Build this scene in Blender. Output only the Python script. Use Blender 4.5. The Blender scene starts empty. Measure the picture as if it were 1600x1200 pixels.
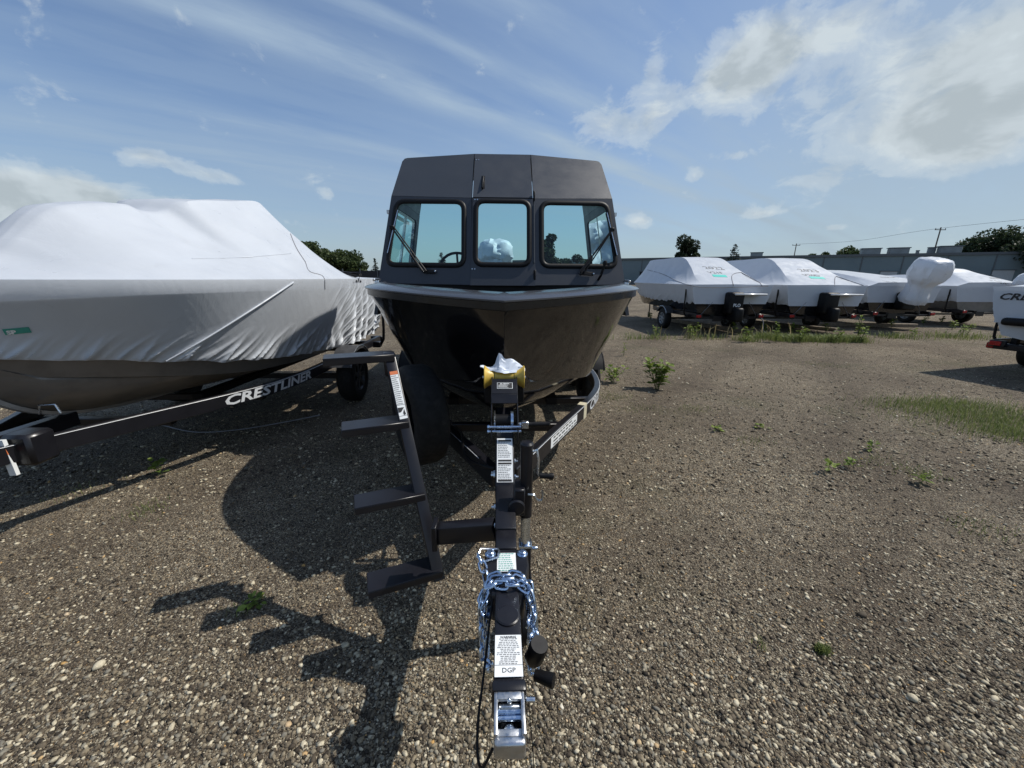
import bpy, bmesh, math, random
import numpy as np
from mathutils import Vector, Matrix
from mathutils.bvhtree import BVHTree

random.seed(7); RNG = np.random.default_rng(7)
R = math.radians
scene = bpy.context.scene
COL = scene.collection

# ------------------------------------------------------------------ camera
CAM_P, CAM_Y, CAM_R = R(15.5), R(1.72), R(0.4)
cam_d = bpy.data.cameras.new('camera'); cam = bpy.data.objects.new('camera', cam_d); COL.objects.link(cam)
fw = Vector((math.sin(CAM_Y)*math.cos(CAM_P), math.cos(CAM_Y)*math.cos(CAM_P), -math.sin(CAM_P)))
rt = Vector((math.cos(CAM_Y), -math.sin(CAM_Y), 0)); upv = rt.cross(fw)
r2 = rt*math.cos(CAM_R)+upv*math.sin(CAM_R); u2 = upv*math.cos(CAM_R)-rt*math.sin(CAM_R)
m = Matrix((r2, u2, -fw)).transposed().to_4x4(); m.translation = Vector((-0.018, 0, 1.6)); cam.matrix_world = m
cam_d.sensor_width = 36; cam_d.lens = 601/1600*36; cam_d.clip_start = 0.02; cam_d.clip_end = 4000
scene.camera = cam
# ------------------------------------------------------------------ light
SUN = Vector((0.75, 0.12, 1.0)).normalized()            # direction towards the sun
sun_el = math.asin(SUN.z); sun_az = math.atan2(SUN.x, SUN.y)
sd = bpy.data.lights.new('sun', 'SUN'); sd.energy = 4.5; sd.angle = R(0.55); sd.color = (1.0, 0.95, 0.87)
so = bpy.data.objects.new('sun', sd); COL.objects.link(so); so.location = (20, 2, 30)
so.rotation_euler = SUN.to_track_quat('Z', 'Y').to_euler()
scene.view_settings.view_transform = 'Standard'; scene.view_settings.look = 'None'
scene.view_settings.exposure = 0.0; scene.view_settings.gamma = 1.0; scene.view_settings.use_curve_mapping = False
scene.cycles.use_denoising = True
scene.cycles.max_bounces = 5; scene.cycles.diffuse_bounces = 3; scene.cycles.transparent_max_bounces = 16

def N(nt, typ, loc=None, **kw):
    n = nt.nodes.new(typ)
    for k, v in kw.items(): setattr(n, k, v)
    return n
def mth(nt, op, a, b=None, c=None, clamp=False):
    n = nt.nodes.new('ShaderNodeMath'); n.operation = op; n.use_clamp = clamp
    for i, v in enumerate((a, b, c)):
        if v is None: continue
        if hasattr(v, 'is_linked'): nt.links.new(v, n.inputs[i])
        else: n.inputs[i].default_value = v
    return n.outputs[0]
def ramp(nt, fac, stops, interp='LINEAR'):
    n = nt.nodes.new('ShaderNodeValToRGB'); n.color_ramp.interpolation = interp
    el = n.color_ramp.elements
    while len(el) < len(stops): el.new(0.5)
    for e, (p, c) in zip(el, stops):
        e.position = p; e.color = (c, c, c, 1) if isinstance(c, (int, float)) else (*c, 1)
    nt.links.new(fac, n.inputs[0]); return n.outputs[0]
def mixc(nt, f, a, b, mode='MIX'):
    n = nt.nodes.new('ShaderNodeMix'); n.data_type = 'RGBA'; n.blend_type = mode
    for s, v in ((n.inputs[0], f), (n.inputs[6], a), (n.inputs[7], b)):
        if hasattr(v, 'is_linked'): nt.links.new(v, s)
        elif isinstance(v, (int, float)): s.default_value = v if s.type == 'VALUE' else (v, v, v, 1)
        else: s.default_value = (*v, 1)
    return n.outputs[2]
def noise(nt, vec, scale, detail=4, rough=0.55, dist=0.0, lac=2.0):
    n = nt.nodes.new('ShaderNodeTexNoise'); n.inputs['Scale'].default_value = scale; n.inputs['Detail'].default_value = detail
    n.inputs['Roughness'].default_value = rough; n.inputs['Distortion'].default_value = dist; n.inputs['Lacunarity'].default_value = lac
    if vec is not None: nt.links.new(vec, n.inputs['Vector'])
    return n
def mapping(nt, vec, loc=(0, 0, 0), rot=(0, 0, 0), scale=(1, 1, 1)):
    n = nt.nodes.new('ShaderNodeMapping'); n.inputs[1].default_value = loc; n.inputs[2].default_value = rot; n.inputs[3].default_value = scale
    nt.links.new(vec, n.inputs[0]); return n.outputs[0]

# ------------------------------------------------------------------ sky
world = bpy.data.worlds.new('World'); scene.world = world; world.use_nodes = True
world.cycles.sampling_method = 'MANUAL'; world.cycles.sample_map_resolution = 256
nt = world.node_tree; nt.nodes.clear()
out = N(nt, 'ShaderNodeOutputWorld'); bg = N(nt, 'ShaderNodeBackground'); nt.links.new(bg.outputs[0], out.inputs[0])
bg.inputs[1].default_value = 0.115
sky = N(nt, 'ShaderNodeTexSky', sky_type='NISHITA'); sky.sun_disc = False
sky.sun_elevation = sun_el; sky.sun_rotation = sun_az; sky.air_density = 1.0; sky.dust_density = 1.0; sky.ozone_density = 2.0; sky.altitude = 250
tc = N(nt, 'ShaderNodeTexCoord'); sep = N(nt, 'ShaderNodeSeparateXYZ'); nt.links.new(tc.outputs['Generated'], sep.inputs[0])
dx, dy, dz = sep.outputs
zc = mth(nt, 'ADD', mth(nt, 'MAXIMUM', dz, 0.0), 0.07)
cmb = N(nt, 'ShaderNodeCombineXYZ'); nt.links.new(mth(nt, 'DIVIDE', dx, zc), cmb.inputs[0]); nt.links.new(mth(nt, 'DIVIDE', dy, zc), cmb.inputs[1])
plane = cmb.outputs[0]
# thin cirrus streaks, drawn out along one wind direction
rotp = mapping(nt, plane, rot=(0, 0, R(-36)))
ci_w = noise(nt, mapping(nt, rotp, scale=(0.35, 0.8, 1)), 1.0, 3, 0.5)
ci_v = N(nt, 'ShaderNodeVectorMath', operation='ADD'); nt.links.new(mapping(nt, rotp, scale=(0.22, 1.05, 1)), ci_v.inputs[0])
sc_ = N(nt, 'ShaderNodeVectorMath', operation='SCALE'); nt.links.new(ci_w.outputs['Color'], sc_.inputs[0]); sc_.inputs['Scale'].default_value = 0.8
nt.links.new(sc_.outputs[0], ci_v.inputs[1])
ci = noise(nt, ci_v.outputs[0], 1.25, 5, 0.55)
ci_fine = noise(nt, mapping(nt, rotp, scale=(1.4, 4.5, 1)), 1.6, 5, 0.6)
ci_sum = mth(nt, 'ADD', mth(nt, 'MULTIPLY', ci.outputs[0], 0.84), mth(nt, 'MULTIPLY', ci_fine.outputs[0], 0.16))
ci_f = ramp(nt, ci_sum, [(0.41, 0.0), (0.52, 0.36), (0.66, 0.85)], 'EASE')
ci_f = mth(nt, 'MULTIPLY', ci_f, 0.80)
# the broad bright streaks among the cirrus
sv = N(nt, 'ShaderNodeSeparateXYZ'); nt.links.new(rotp, sv.inputs[0])
wav = mth(nt, 'ADD', sv.outputs[1], mth(nt, 'MULTIPLY', mth(nt, 'SUBTRACT', ci_w.outputs[0], 0.5), 0.5))
def gauss(x, c, w): q = mth(nt, 'DIVIDE', mth(nt, 'SUBTRACT', x, c), w); return mth(nt, 'EXPONENT', mth(nt, 'MULTIPLY', mth(nt, 'MULTIPLY', q, q), -1.0))
band = None
for c_, w_, k_ in ((1.93, .12, .75), (1.57, .07, .55), (1.25, .10, .30), (2.72, .13, .40), (3.3, .22, .25)):
    g_ = mth(nt, 'MULTIPLY', gauss(wav, c_, w_), k_); band = g_ if band is None else mth(nt, 'ADD', band, g_)
band = mth(nt, 'MULTIPLY', band, ramp(nt, ci_fine.outputs[0], [(0.25, 0.45), (0.7, 1.0)]))
ci_f = mth(nt, 'ADD', mth(nt, 'MULTIPLY', ci_f, 0.55), mth(nt, 'MULTIPLY', band, 0.85), clamp=True)
# heaped clouds: soft heaps broken up by noise, thick ones grey underneath
az = mth(nt, 'ARCTAN2', dx, dy); el = mth(nt, 'ARCSINE', dz)
HEAPS = [(0.52, 0.385, 0.088, 0.062, 0.9), (0.457, 0.368, 0.062, 0.052, 0.6), (0.592, 0.401, 0.101, 0.054, 0.6), (0.744, 0.324, 0.127, 0.081, 0.75), (0.85, 0.28, 0.084, 0.1, 0.8), (0.822, 0.235, 0.108, 0.039, 0.7), (0.689, 0.233, 0.109, 0.044, 0.4), (0.858, 0.189, 0.068, 0.028, 0.6),
    (0.248, 0.32, 0.088, 0.033, 0.75), (0.339, 0.342, 0.049, 0.056, 0.65), (0.323, 0.404, 0.023, 0.027, 0.45), (0.505, 0.24, 0.043, 0.013, 0.75), (0.661, 0.186, 0.056, 0.024, 0.5), (0.573, 0.13, 0.035, 0.01, 0.8), (0.327, 0.127, 0.036, 0.016, 0.85), (0.692, 0.096, 0.019, 0.008, 0.8), (0.431, 0.21, 0.02, 0.014, 0.6),
    (-0.813, 0.133, 0.105, 0.033, 0.95), (-0.673, 0.199, 0.05, 0.016, 0.9), (-0.582, 0.182, 0.063, 0.013, 0.7), (-0.756, 0.108, 0.201, 0.036, 0.85), (-0.385, 0.17, 0.018, 0.011, 0.75), (-0.857, 0.078, 0.082, 0.037, 0.8),
    (1.15, 0.33, 0.2, 0.1, 0.9), (1.5, 0.22, 0.22, 0.07, 0.8), (-1.3, 0.3, 0.2, 0.06, 0.8), (-1.8, 0.2, 0.25, 0.06, 0.8), (2.2, 0.4, 0.3, 0.12, 0.8), (3.0, 0.25, 0.2, 0.07, 0.8), (-2.6, 0.35, 0.25, 0.1, 0.8)]
vae = N(nt, 'ShaderNodeCombineXYZ'); nt.links.new(az, vae.inputs[0]); nt.links.new(el, vae.inputs[1]); D = None
for a_, e_, wa_, we_, k_ in HEAPS:
    ma = N(nt, 'ShaderNodeVectorMath', operation='MULTIPLY_ADD'); nt.links.new(vae.outputs[0], ma.inputs[0]); ma.inputs[1].default_value = (1/wa_, 1/we_, 0); ma.inputs[2].default_value = (-a_/wa_, -e_/we_, 0)
    dp = N(nt, 'ShaderNodeVectorMath', operation='DOT_PRODUCT'); nt.links.new(ma.outputs[0], dp.inputs[0]); nt.links.new(ma.outputs[0], dp.inputs[1])
    D = mth(nt, 'MULTIPLY_ADD', mth(nt, 'POWER', 0.3679, dp.outputs['Value']), k_, 0.0 if D is None else D)
cae = N(nt, 'ShaderNodeCombineXYZ'); nt.links.new(az, cae.inputs[0]); nt.links.new(mth(nt, 'MULTIPLY', el, 1.5), cae.inputs[1])
cn = noise(nt, cae.outputs[0], 11.0, 7, 0.62, 0.35); cn2 = noise(nt, mapping(nt, cae.outputs[0], loc=(-0.03, -0.035, 0)), 11.0, 3, 0.55, 0.35)
Dn = mth(nt, 'ADD', mth(nt, 'MULTIPLY', D, 0.85), mth(nt, 'MULTIPLY', mth(nt, 'SUBTRACT', cn.outputs[0], 0.5), 1.9))
cu_f = ramp(nt, mth(nt, 'MULTIPLY', Dn, 0.7), [(0.14, 0.0), (0.34, 0.42), (0.68, 0.92)], 'EASE')
thick = mth(nt, 'ADD', mth(nt, 'ADD', mth(nt, 'MULTIPLY', D, 0.30), mth(nt, 'MULTIPLY', Dn, 0.26)), mth(nt, 'MULTIPLY', mth(nt, 'SUBTRACT', cn2.outputs[0], cn.outputs[0]), 2.0))
cu_c = ramp(nt, thick, [(0.15, (5.5, 6.15, 6.5)), (0.45, (5.0, 5.6, 5.95)), (0.95, (3.9, 4.45, 4.75))], 'EASE')
tint_sky = mixc(nt, 1.0, sky.outputs[0], (0.88, 0.99, 1.12), 'MULTIPLY')
base = mixc(nt, ci_f, tint_sky, (3.6, 4.65, 5.8))
haze_f = ramp(nt, dz, [(0.0, 0.70), (0.10, 0.50), (0.30, 0.16), (0.6, 0.0)])
veil = ramp(nt, mth(nt, 'ADD', mth(nt, 'MULTIPLY', dx, 0.9), mth(nt, 'MULTIPLY', dz, -0.5)), [(-0.15, 0.0), (0.5, 0.72)])
base = mixc(nt, mth(nt, 'MAXIMUM', haze_f, veil), base, (3.25, 4.0, 4.55))
base = mixc(nt, cu_f, base, cu_c)
nt.links.new(base, bg.inputs[0])

# ------------------------------------------------------------------ materials
MATS = {}
def pbr(name, col, rough=0.5, metal=0.0, var=0.12, vscale=8.0, bump=0.0, bscale=200.0, coat=0.0, spec=0.5, rvar=0.15, dirt=None, sheen=0.0, trans=0.0):
    mt = bpy.data.materials.new(name); mt.use_nodes = True; t = mt.node_tree
    b = t.nodes['Principled BSDF']; tcx = N(t, 'ShaderNodeTexCoord').outputs['Object']
    n1 = noise(t, tcx, vscale, 6, 0.6)
    k = ramp(t, n1.outputs[0], [(0.3, 1.0-var), (0.7, 1.0+var)])
    c = mixc(t, 1.0, col, k, 'MULTIPLY')
    if dirt:
        n2 = noise(t, tcx, dirt[1], 7, 0.65); c = mixc(t, ramp(t, n2.outputs[0], [(dirt[2], 0.0), (dirt[2]+0.18, dirt[3])]), c, dirt[0])
    t.links.new(c, b.inputs['Base Color'])
    rr = ramp(t, noise(t, tcx, vscale*2.3, 5, 0.6).outputs[0], [(0.3, max(0.02, rough*(1-rvar))), (0.7, min(1, rough*(1+rvar)))])
    t.links.new(rr, b.inputs['Roughness'])
    b.inputs['Metallic'].default_value = metal; b.inputs['Coat Weight'].default_value = coat; b.inputs['Coat Roughness'].default_value = 0.06
    b.inputs['Specular IOR Level'].default_value = spec
    if trans: b.inputs['Subsurface Weight'].default_value = trans; b.inputs['Subsurface Radius'].default_value = (0.05, 0.05, 0.05)
    if bump:
        bp = N(t, 'ShaderNodeBump'); bp.inputs['Strength'].default_value = bump; bp.inputs['Distance'].default_value = 0.002
        t.links.new(noise(t, tcx, bscale, 3, 0.6).outputs[0], bp.inputs['Height']); t.links.new(bp.outputs[0], b.inputs['Normal'])
    MATS[name] = mt; return mt
pbr('black_paint', (0.016, 0.016, 0.018), 0.38, var=0.2, bump=0.15, bscale=350, dirt=((0.10, 0.09, 0.08), 30, 0.62, 0.18))
pbr('trailer_paint', (0.0095, 0.0095, 0.0125), 0.33, var=0.2, bump=0.1, bscale=300, spec=0.42, dirt=((0.08, 0.072, 0.065), 22, 0.64, 0.12))
pbr('hull_black', (0.0065, 0.0065, 0.0075), 0.10, var=0.25, vscale=3, coat=0.5, dirt=((0.07, 0.062, 0.05), 7, 0.60, 0.16))
pbr('cabin_gray', (0.036, 0.041, 0.053), 0.46, var=0.06, vscale=3, bump=0.25, bscale=900, dirt=((0.12, 0.12, 0.12), 9, 0.62, 0.10))
pbr('cabin_upper', (0.040, 0.046, 0.057), 0.40, var=0.06, vscale=3, bump=0.25, bscale=900)
pbr('gunwale_gray', (0.045, 0.048, 0.055), 0.24, var=0.15, vscale=6, coat=0.3)
pbr('rubber', (0.005, 0.005, 0.006), 0.5, var=0.2, spec=0.25)
pbr('rail_black', (0.006, 0.006, 0.007), 0.22, var=0.2)
pbr('tyre', (0.009, 0.009, 0.009), 0.75, var=0.35, vscale=14, bump=0.5, bscale=120, spec=0.3, dirt=((0.07, 0.06, 0.05), 18, 0.56, 0.25))
pbr('nonskid', (0.035, 0.036, 0.04), 0.8, var=0.2, bump=0.8, bscale=500)
pbr('zinc', (0.62, 0.66, 0.70), 0.28, 1.0, var=0.18, vscale=40, rvar=0.4)
pbr('zinc_blue', (0.50, 0.60, 0.74), 0.25, 1.0, var=0.25, vscale=60, rvar=0.4)
pbr('aluminium', (0.55, 0.56, 0.57), 0.38, 1.0, var=0.2, vscale=25, rvar=0.4, bump=0.1)
pbr('tread_plate', (0.07, 0.072, 0.078), 0.5, 0.4, var=0.2, vscale=12, bump=1.0, bscale=70)
pbr('rim', (0.06, 0.06, 0.065), 0.35, 0.6, var=0.2)
pbr('rim_gray', (0.24, 0.26, 0.28), 0.4, 0.4, var=0.25)
pbr('label_white', (0.74, 0.76, 0.76), 0.45, var=0.05, vscale=40)
pbr('cream', (0.55, 0.50, 0.36), 0.5, var=0.12, vscale=30)
pbr('ink', (0.02, 0.02, 0.022), 0.6)
pbr('ink_gray', (0.16, 0.165, 0.17), 0.6)
pbr('ink_green', (0.05, 0.30, 0.24), 0.6)
pbr('orange_ink', (0.62, 0.17, 0.06), 0.5)
pbr('letter_silver', (0.58, 0.60, 0.62), 0.4)
pbr('yellow_poly', (0.62, 0.42, 0.07), 0.42, var=0.15, vscale=20, dirt=((0.25, 0.16, 0.04), 26, 0.55, 0.5))
pbr('hull_gray', (0.17, 0.155, 0.14), 0.34, 0.25, var=0.12, vscale=3, dirt=((0.09, 0.08, 0.07), 8, 0.5, 0.4))
pbr('hull_white', (0.55, 0.56, 0.57), 0.25, var=0.05, coat=0.2)
pbr('keel_strip', (0.38, 0.38, 0.38), 0.4, 0.3)
pbr('teal', (0.03, 0.50, 0.42), 0.5, var=0.06)
pbr('tail_red', (0.35, 0.012, 0.012), 0.25)
pbr('rope_gray', (0.22, 0.22, 0.24), 0.7)
pbr('poly_bag', (0.60, 0.66, 0.76), 0.5, bump=0.3, bscale=60)
pbr('wood', (0.20, 0.16, 0.115), 0.85, var=0.4, vscale=14, bump=0.6, bscale=60)
pbr('bark', (0.055, 0.045, 0.035), 0.9, var=0.4, bump=0.8, bscale=20)
pbr('fence_black', (0.018, 0.018, 0.022), 0.8, var=0.3)
pbr('wall_gray', (0.15, 0.20, 0.22), 0.75, var=0.10, vscale=0.15)
pbr('roof_trim', (0.10, 0.115, 0.125), 0.6)
pbr('unit_gray', (0.20, 0.21, 0.215), 0.6, var=0.2, vscale=1)
pbr('door_pale', (0.42, 0.44, 0.45), 0.6)
pbr('dark_void', (0.015, 0.016, 0.018), 0.8)
pbr('pole_wood', (0.12, 0.095, 0.075), 0.9, var=0.3)

def wrap_mat(name, col):                      # white shrink film: glossy folds, a little light through it
    mt = pbr(name, col, 0.36, var=0.04, vscale=2.5, rvar=0.3, dirt=((0.42, 0.42, 0.42), 3.0, 0.62, 0.22)); t = mt.node_tree; b = t.nodes['Principled BSDF']
    tcx = N(t, 'ShaderNodeTexCoord').outputs['Object']
    w1 = noise(t, mapping(t, tcx, rot=(0.3, 0.2, 0.9), scale=(1.2, 4.0, 2.2)), 1.3, 5, 0.62, 0.8)
    w2 = noise(t, mapping(t, tcx, rot=(0.9, 0.1, 0.4), scale=(6, 26, 9)), 1.0, 3, 0.5, 0.6)
    bp = N(t, 'ShaderNodeBump'); bp.inputs['Strength'].default_value = 0.22; bp.inputs['Distance'].default_value = 0.025
    t.links.new(mth(t, 'ADD', w1.outputs[0], mth(t, 'MULTIPLY', w2.outputs[0], 0.10)), bp.inputs['Height']); t.links.new(bp.outputs[0], b.inputs['Normal'])
    tl = N(t, 'ShaderNodeBsdfTranslucent'); tl.inputs[0].default_value = (0.78, 0.80, 0.84, 1)
    mx = N(t, 'ShaderNodeMixShader'); mx.inputs[0].default_value = 0.26
    t.links.new(b.outputs[0], mx.inputs[1]); t.links.new(tl.outputs[0], mx.inputs[2]); t.links.new(mx.outputs[0], t.nodes['Material Output'].inputs[0])
    return mt
wrap_mat('shrink_wrap', (0.66, 0.70, 0.755))

def glass_mat(name, tint, refl=1.0):
    mt = bpy.data.materials.new(name); mt.use_nodes = True; t = mt.node_tree; t.nodes.clear()
    o = N(t, 'ShaderNodeOutputMaterial'); tr = N(t, 'ShaderNodeBsdfTransparent'); gl = N(t, 'ShaderNodeBsdfGlossy'); gl.inputs['Roughness'].default_value = 0.01
    tr.inputs[0].default_value = (*tint, 1); fr = N(t, 'ShaderNodeFresnel'); fr.inputs[0].default_value = 1.5
    mx = N(t, 'ShaderNodeMixShader'); t.links.new(mth(t, 'MULTIPLY', fr.outputs[0], refl), mx.inputs[0]); t.links.new(tr.outputs[0], mx.inputs[1]); t.links.new(gl.outputs[0], mx.inputs[2])
    t.links.new(mx.outputs[0], o.inputs[0]); MATS[name] = mt
glass_mat('glass', (0.58, 0.82, 0.82))

def leaf_mat(name, c1, c2, tr=0.3):
    mt = bpy.data.materials.new(name); mt.use_nodes = True; t = mt.node_tree; b = t.nodes['Principled BSDF']
    tcx = N(t, 'ShaderNodeTexCoord').outputs['Object']; at = N(t, 'ShaderNodeAttribute', attribute_name='tint')
    c = mixc(t, at.outputs['Fac'], c1, c2); t.links.new(c, b.inputs['Base Color']); b.inputs['Roughness'].default_value = 0.55; b.inputs['Specular IOR Level'].default_value = 0.25
    tl = N(t, 'ShaderNodeBsdfTranslucent'); t.links.new(c, tl.inputs[0]); mx = N(t, 'ShaderNodeMixShader'); mx.inputs[0].default_value = tr
    t.links.new(b.outputs[0], mx.inputs[1]); t.links.new(tl.outputs[0], mx.inputs[2]); t.links.new(mx.outputs[0], t.nodes['Material Output'].inputs[0]); MATS[name] = mt
leaf_mat('leaf_tree', (0.035, 0.055, 0.022), (0.085, 0.115, 0.04))
leaf_mat('leaf_dark', (0.018, 0.030, 0.016), (0.045, 0.065, 0.028))
leaf_mat('leaf_conifer', (0.020, 0.032, 0.024), (0.045, 0.062, 0.042), 0.1)
leaf_mat('leaf_weed', (0.085, 0.135, 0.025), (0.27, 0.34, 0.07), 0.35)
leaf_mat('leaf_grass', (0.08, 0.12, 0.03), (0.24, 0.27, 0.09), 0.35)
leaf_mat('straw', (0.24, 0.20, 0.10), (0.40, 0.34, 0.18), 0.3)

STONE = [(0.0, (0.020, 0.017, 0.014)), (0.2, (0.072, 0.058, 0.046)), (0.42, (0.155, 0.130, 0.100)), (0.58, (0.28, 0.24, 0.18)), (0.70, (0.20, 0.192, 0.175)), (0.82, (0.46, 0.415, 0.33)), (0.94, (0.64, 0.59, 0.485)), (0.965, (0.50, 0.31, 0.12)), (1.0, (0.72, 0.70, 0.65))]
def ground_mat():
    mt = bpy.data.materials.new('gravel_ground'); mt.use_nodes = True; t = mt.node_tree; b = t.nodes['Principled BSDF']
    tcx = N(t, 'ShaderNodeTexCoord').outputs['Object']
    wob = noise(t, tcx, 90, 3); va = N(t, 'ShaderNodeVectorMath', operation='MULTIPLY_ADD'); t.links.new(wob.outputs['Color'], va.inputs[0]); va.inputs[1].default_value = (0.010, 0.010, 0); t.links.new(tcx, va.inputs[2])
    v1 = N(t, 'ShaderNodeTexVoronoi'); v1.inputs['Scale'].default_value = 88; t.links.new(va.outputs[0], v1.inputs['Vector'])
    v2 = N(t, 'ShaderNodeTexVoronoi'); v2.inputs['Scale'].default_value = 210; t.links.new(va.outputs[0], v2.inputs['Vector'])
    s1 = N(t, 'ShaderNodeSeparateColor'); t.links.new(v1.outputs['Color'], s1.inputs[0]); s2 = N(t, 'ShaderNodeSeparateColor'); t.links.new(v2.outputs['Color'], s2.inputs[0])
    c1 = ramp(t, s1.outputs[0], STONE); c2 = ramp(t, s2.outputs[0], STONE)
    pick = ramp(t, mth(t, 'ADD', v1.outputs['Distance'], mth(t, 'MULTIPLY', s1.outputs[1], 0.35)), [(0.44, 0.0), (0.62, 1.0)])
    c = mixc(t, pick, c1, c2)
    dirt = noise(t, tcx, 0.55, 8, 0.62); c = mixc(t, ramp(t, dirt.outputs[0], [(0.42, 0.0), (0.68, 0.7)]), c, (0.105, 0.084, 0.066))
    # two worn wheel tracks running away to the right: finer, darker grit
    trk = N(t, 'ShaderNodeSeparateXYZ'); t.links.new(mapping(t, tcx, rot=(0, 0, R(-50))), trk.inputs[0])
    wv = mth(t, 'ADD', trk.outputs[1], mth(t, 'MULTIPLY', noise(t, tcx, 0.35, 4).outputs[0], 1.6))
    tr_ = ramp(t, mth(t, 'ABSOLUTE', mth(t, 'SUBTRACT', mth(t, 'PINGPONG', mth(t, 'ADD', wv, 0.7), 2.0), 1.0)), [(0.0, 0.55), (0.42, 0.0)])
    c = mixc(t, mth(t, 'MULTIPLY', tr_, 0.8), c, (0.095, 0.076, 0.061))
    big = noise(t, tcx, 0.09, 5); c = mixc(t, 1.0, c, ramp(t, big.outputs[0], [(0.3, (0.86, 0.86, 0.86)), (0.7, (1.16, 1.12, 1.06))]), 'MULTIPLY')
    clump = noise(t, tcx, 9.0, 8, 0.72); c = mixc(t, 1.0, c, ramp(t, clump.outputs[0], [(0.30, (0.62, 0.60, 0.58)), (0.5, (1.0, 1.0, 1.0)), (0.70, (1.42, 1.42, 1.38))]), 'MULTIPLY')
    moss = noise(t, mapping(t, tcx, loc=(4, 9, 0)), 0.35, 9, 0.7); c = mixc(t, ramp(t, moss.outputs[0], [(0.55, 0.0), (0.72, 0.6)]), c, (0.085, 0.095, 0.042))
    c = mixc(t, 1.0, c, (0.71, 0.68, 0.625), 'MULTIPLY')
    t.links.new(c, b.inputs['Base Color']); b.inputs['Roughness'].default_value = 0.9; b.inputs['Specular IOR Level'].default_value = 0.25
    h = mth(t, 'SUBTRACT', mth(t, 'MULTIPLY', ramp(t, v2.outputs['Distance'], [(0.0, 1.0), (0.7, 0.0)]), 0.4), v1.outputs['Distance'])
    bp = N(t, 'ShaderNodeBump'); bp.inputs['Strength'].default_value = 0.9; bp.inputs['Distance'].default_value = 0.011
    t.links.new(h, bp.inputs['Height']); t.links.new(bp.outputs[0], b.inputs['Normal']); MATS['ground'] = mt
    st = bpy.data.materials.new('stone'); st.use_nodes = True; t = st.node_tree; b = t.nodes['Principled BSDF']
    at = N(t, 'ShaderNodeAttribute', attribute_name='tint'); nz = noise(t, N(t, 'ShaderNodeTexCoord').outputs['Object'], 180, 4, 0.6)
    c = mixc(t, 1.0, ramp(t, at.outputs['Fac'], STONE), ramp(t, nz.outputs[0], [(0.3, (0.62, 0.60, 0.53)), (0.7, (1.08, 1.04, 0.93))]), 'MULTIPLY'); t.links.new(c, b.inputs['Base Color']); b.inputs['Roughness'].default_value = 0.8; b.inputs['Specular IOR Level'].default_value = 0.3
    MATS['stone'] = st
ground_mat()

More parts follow.
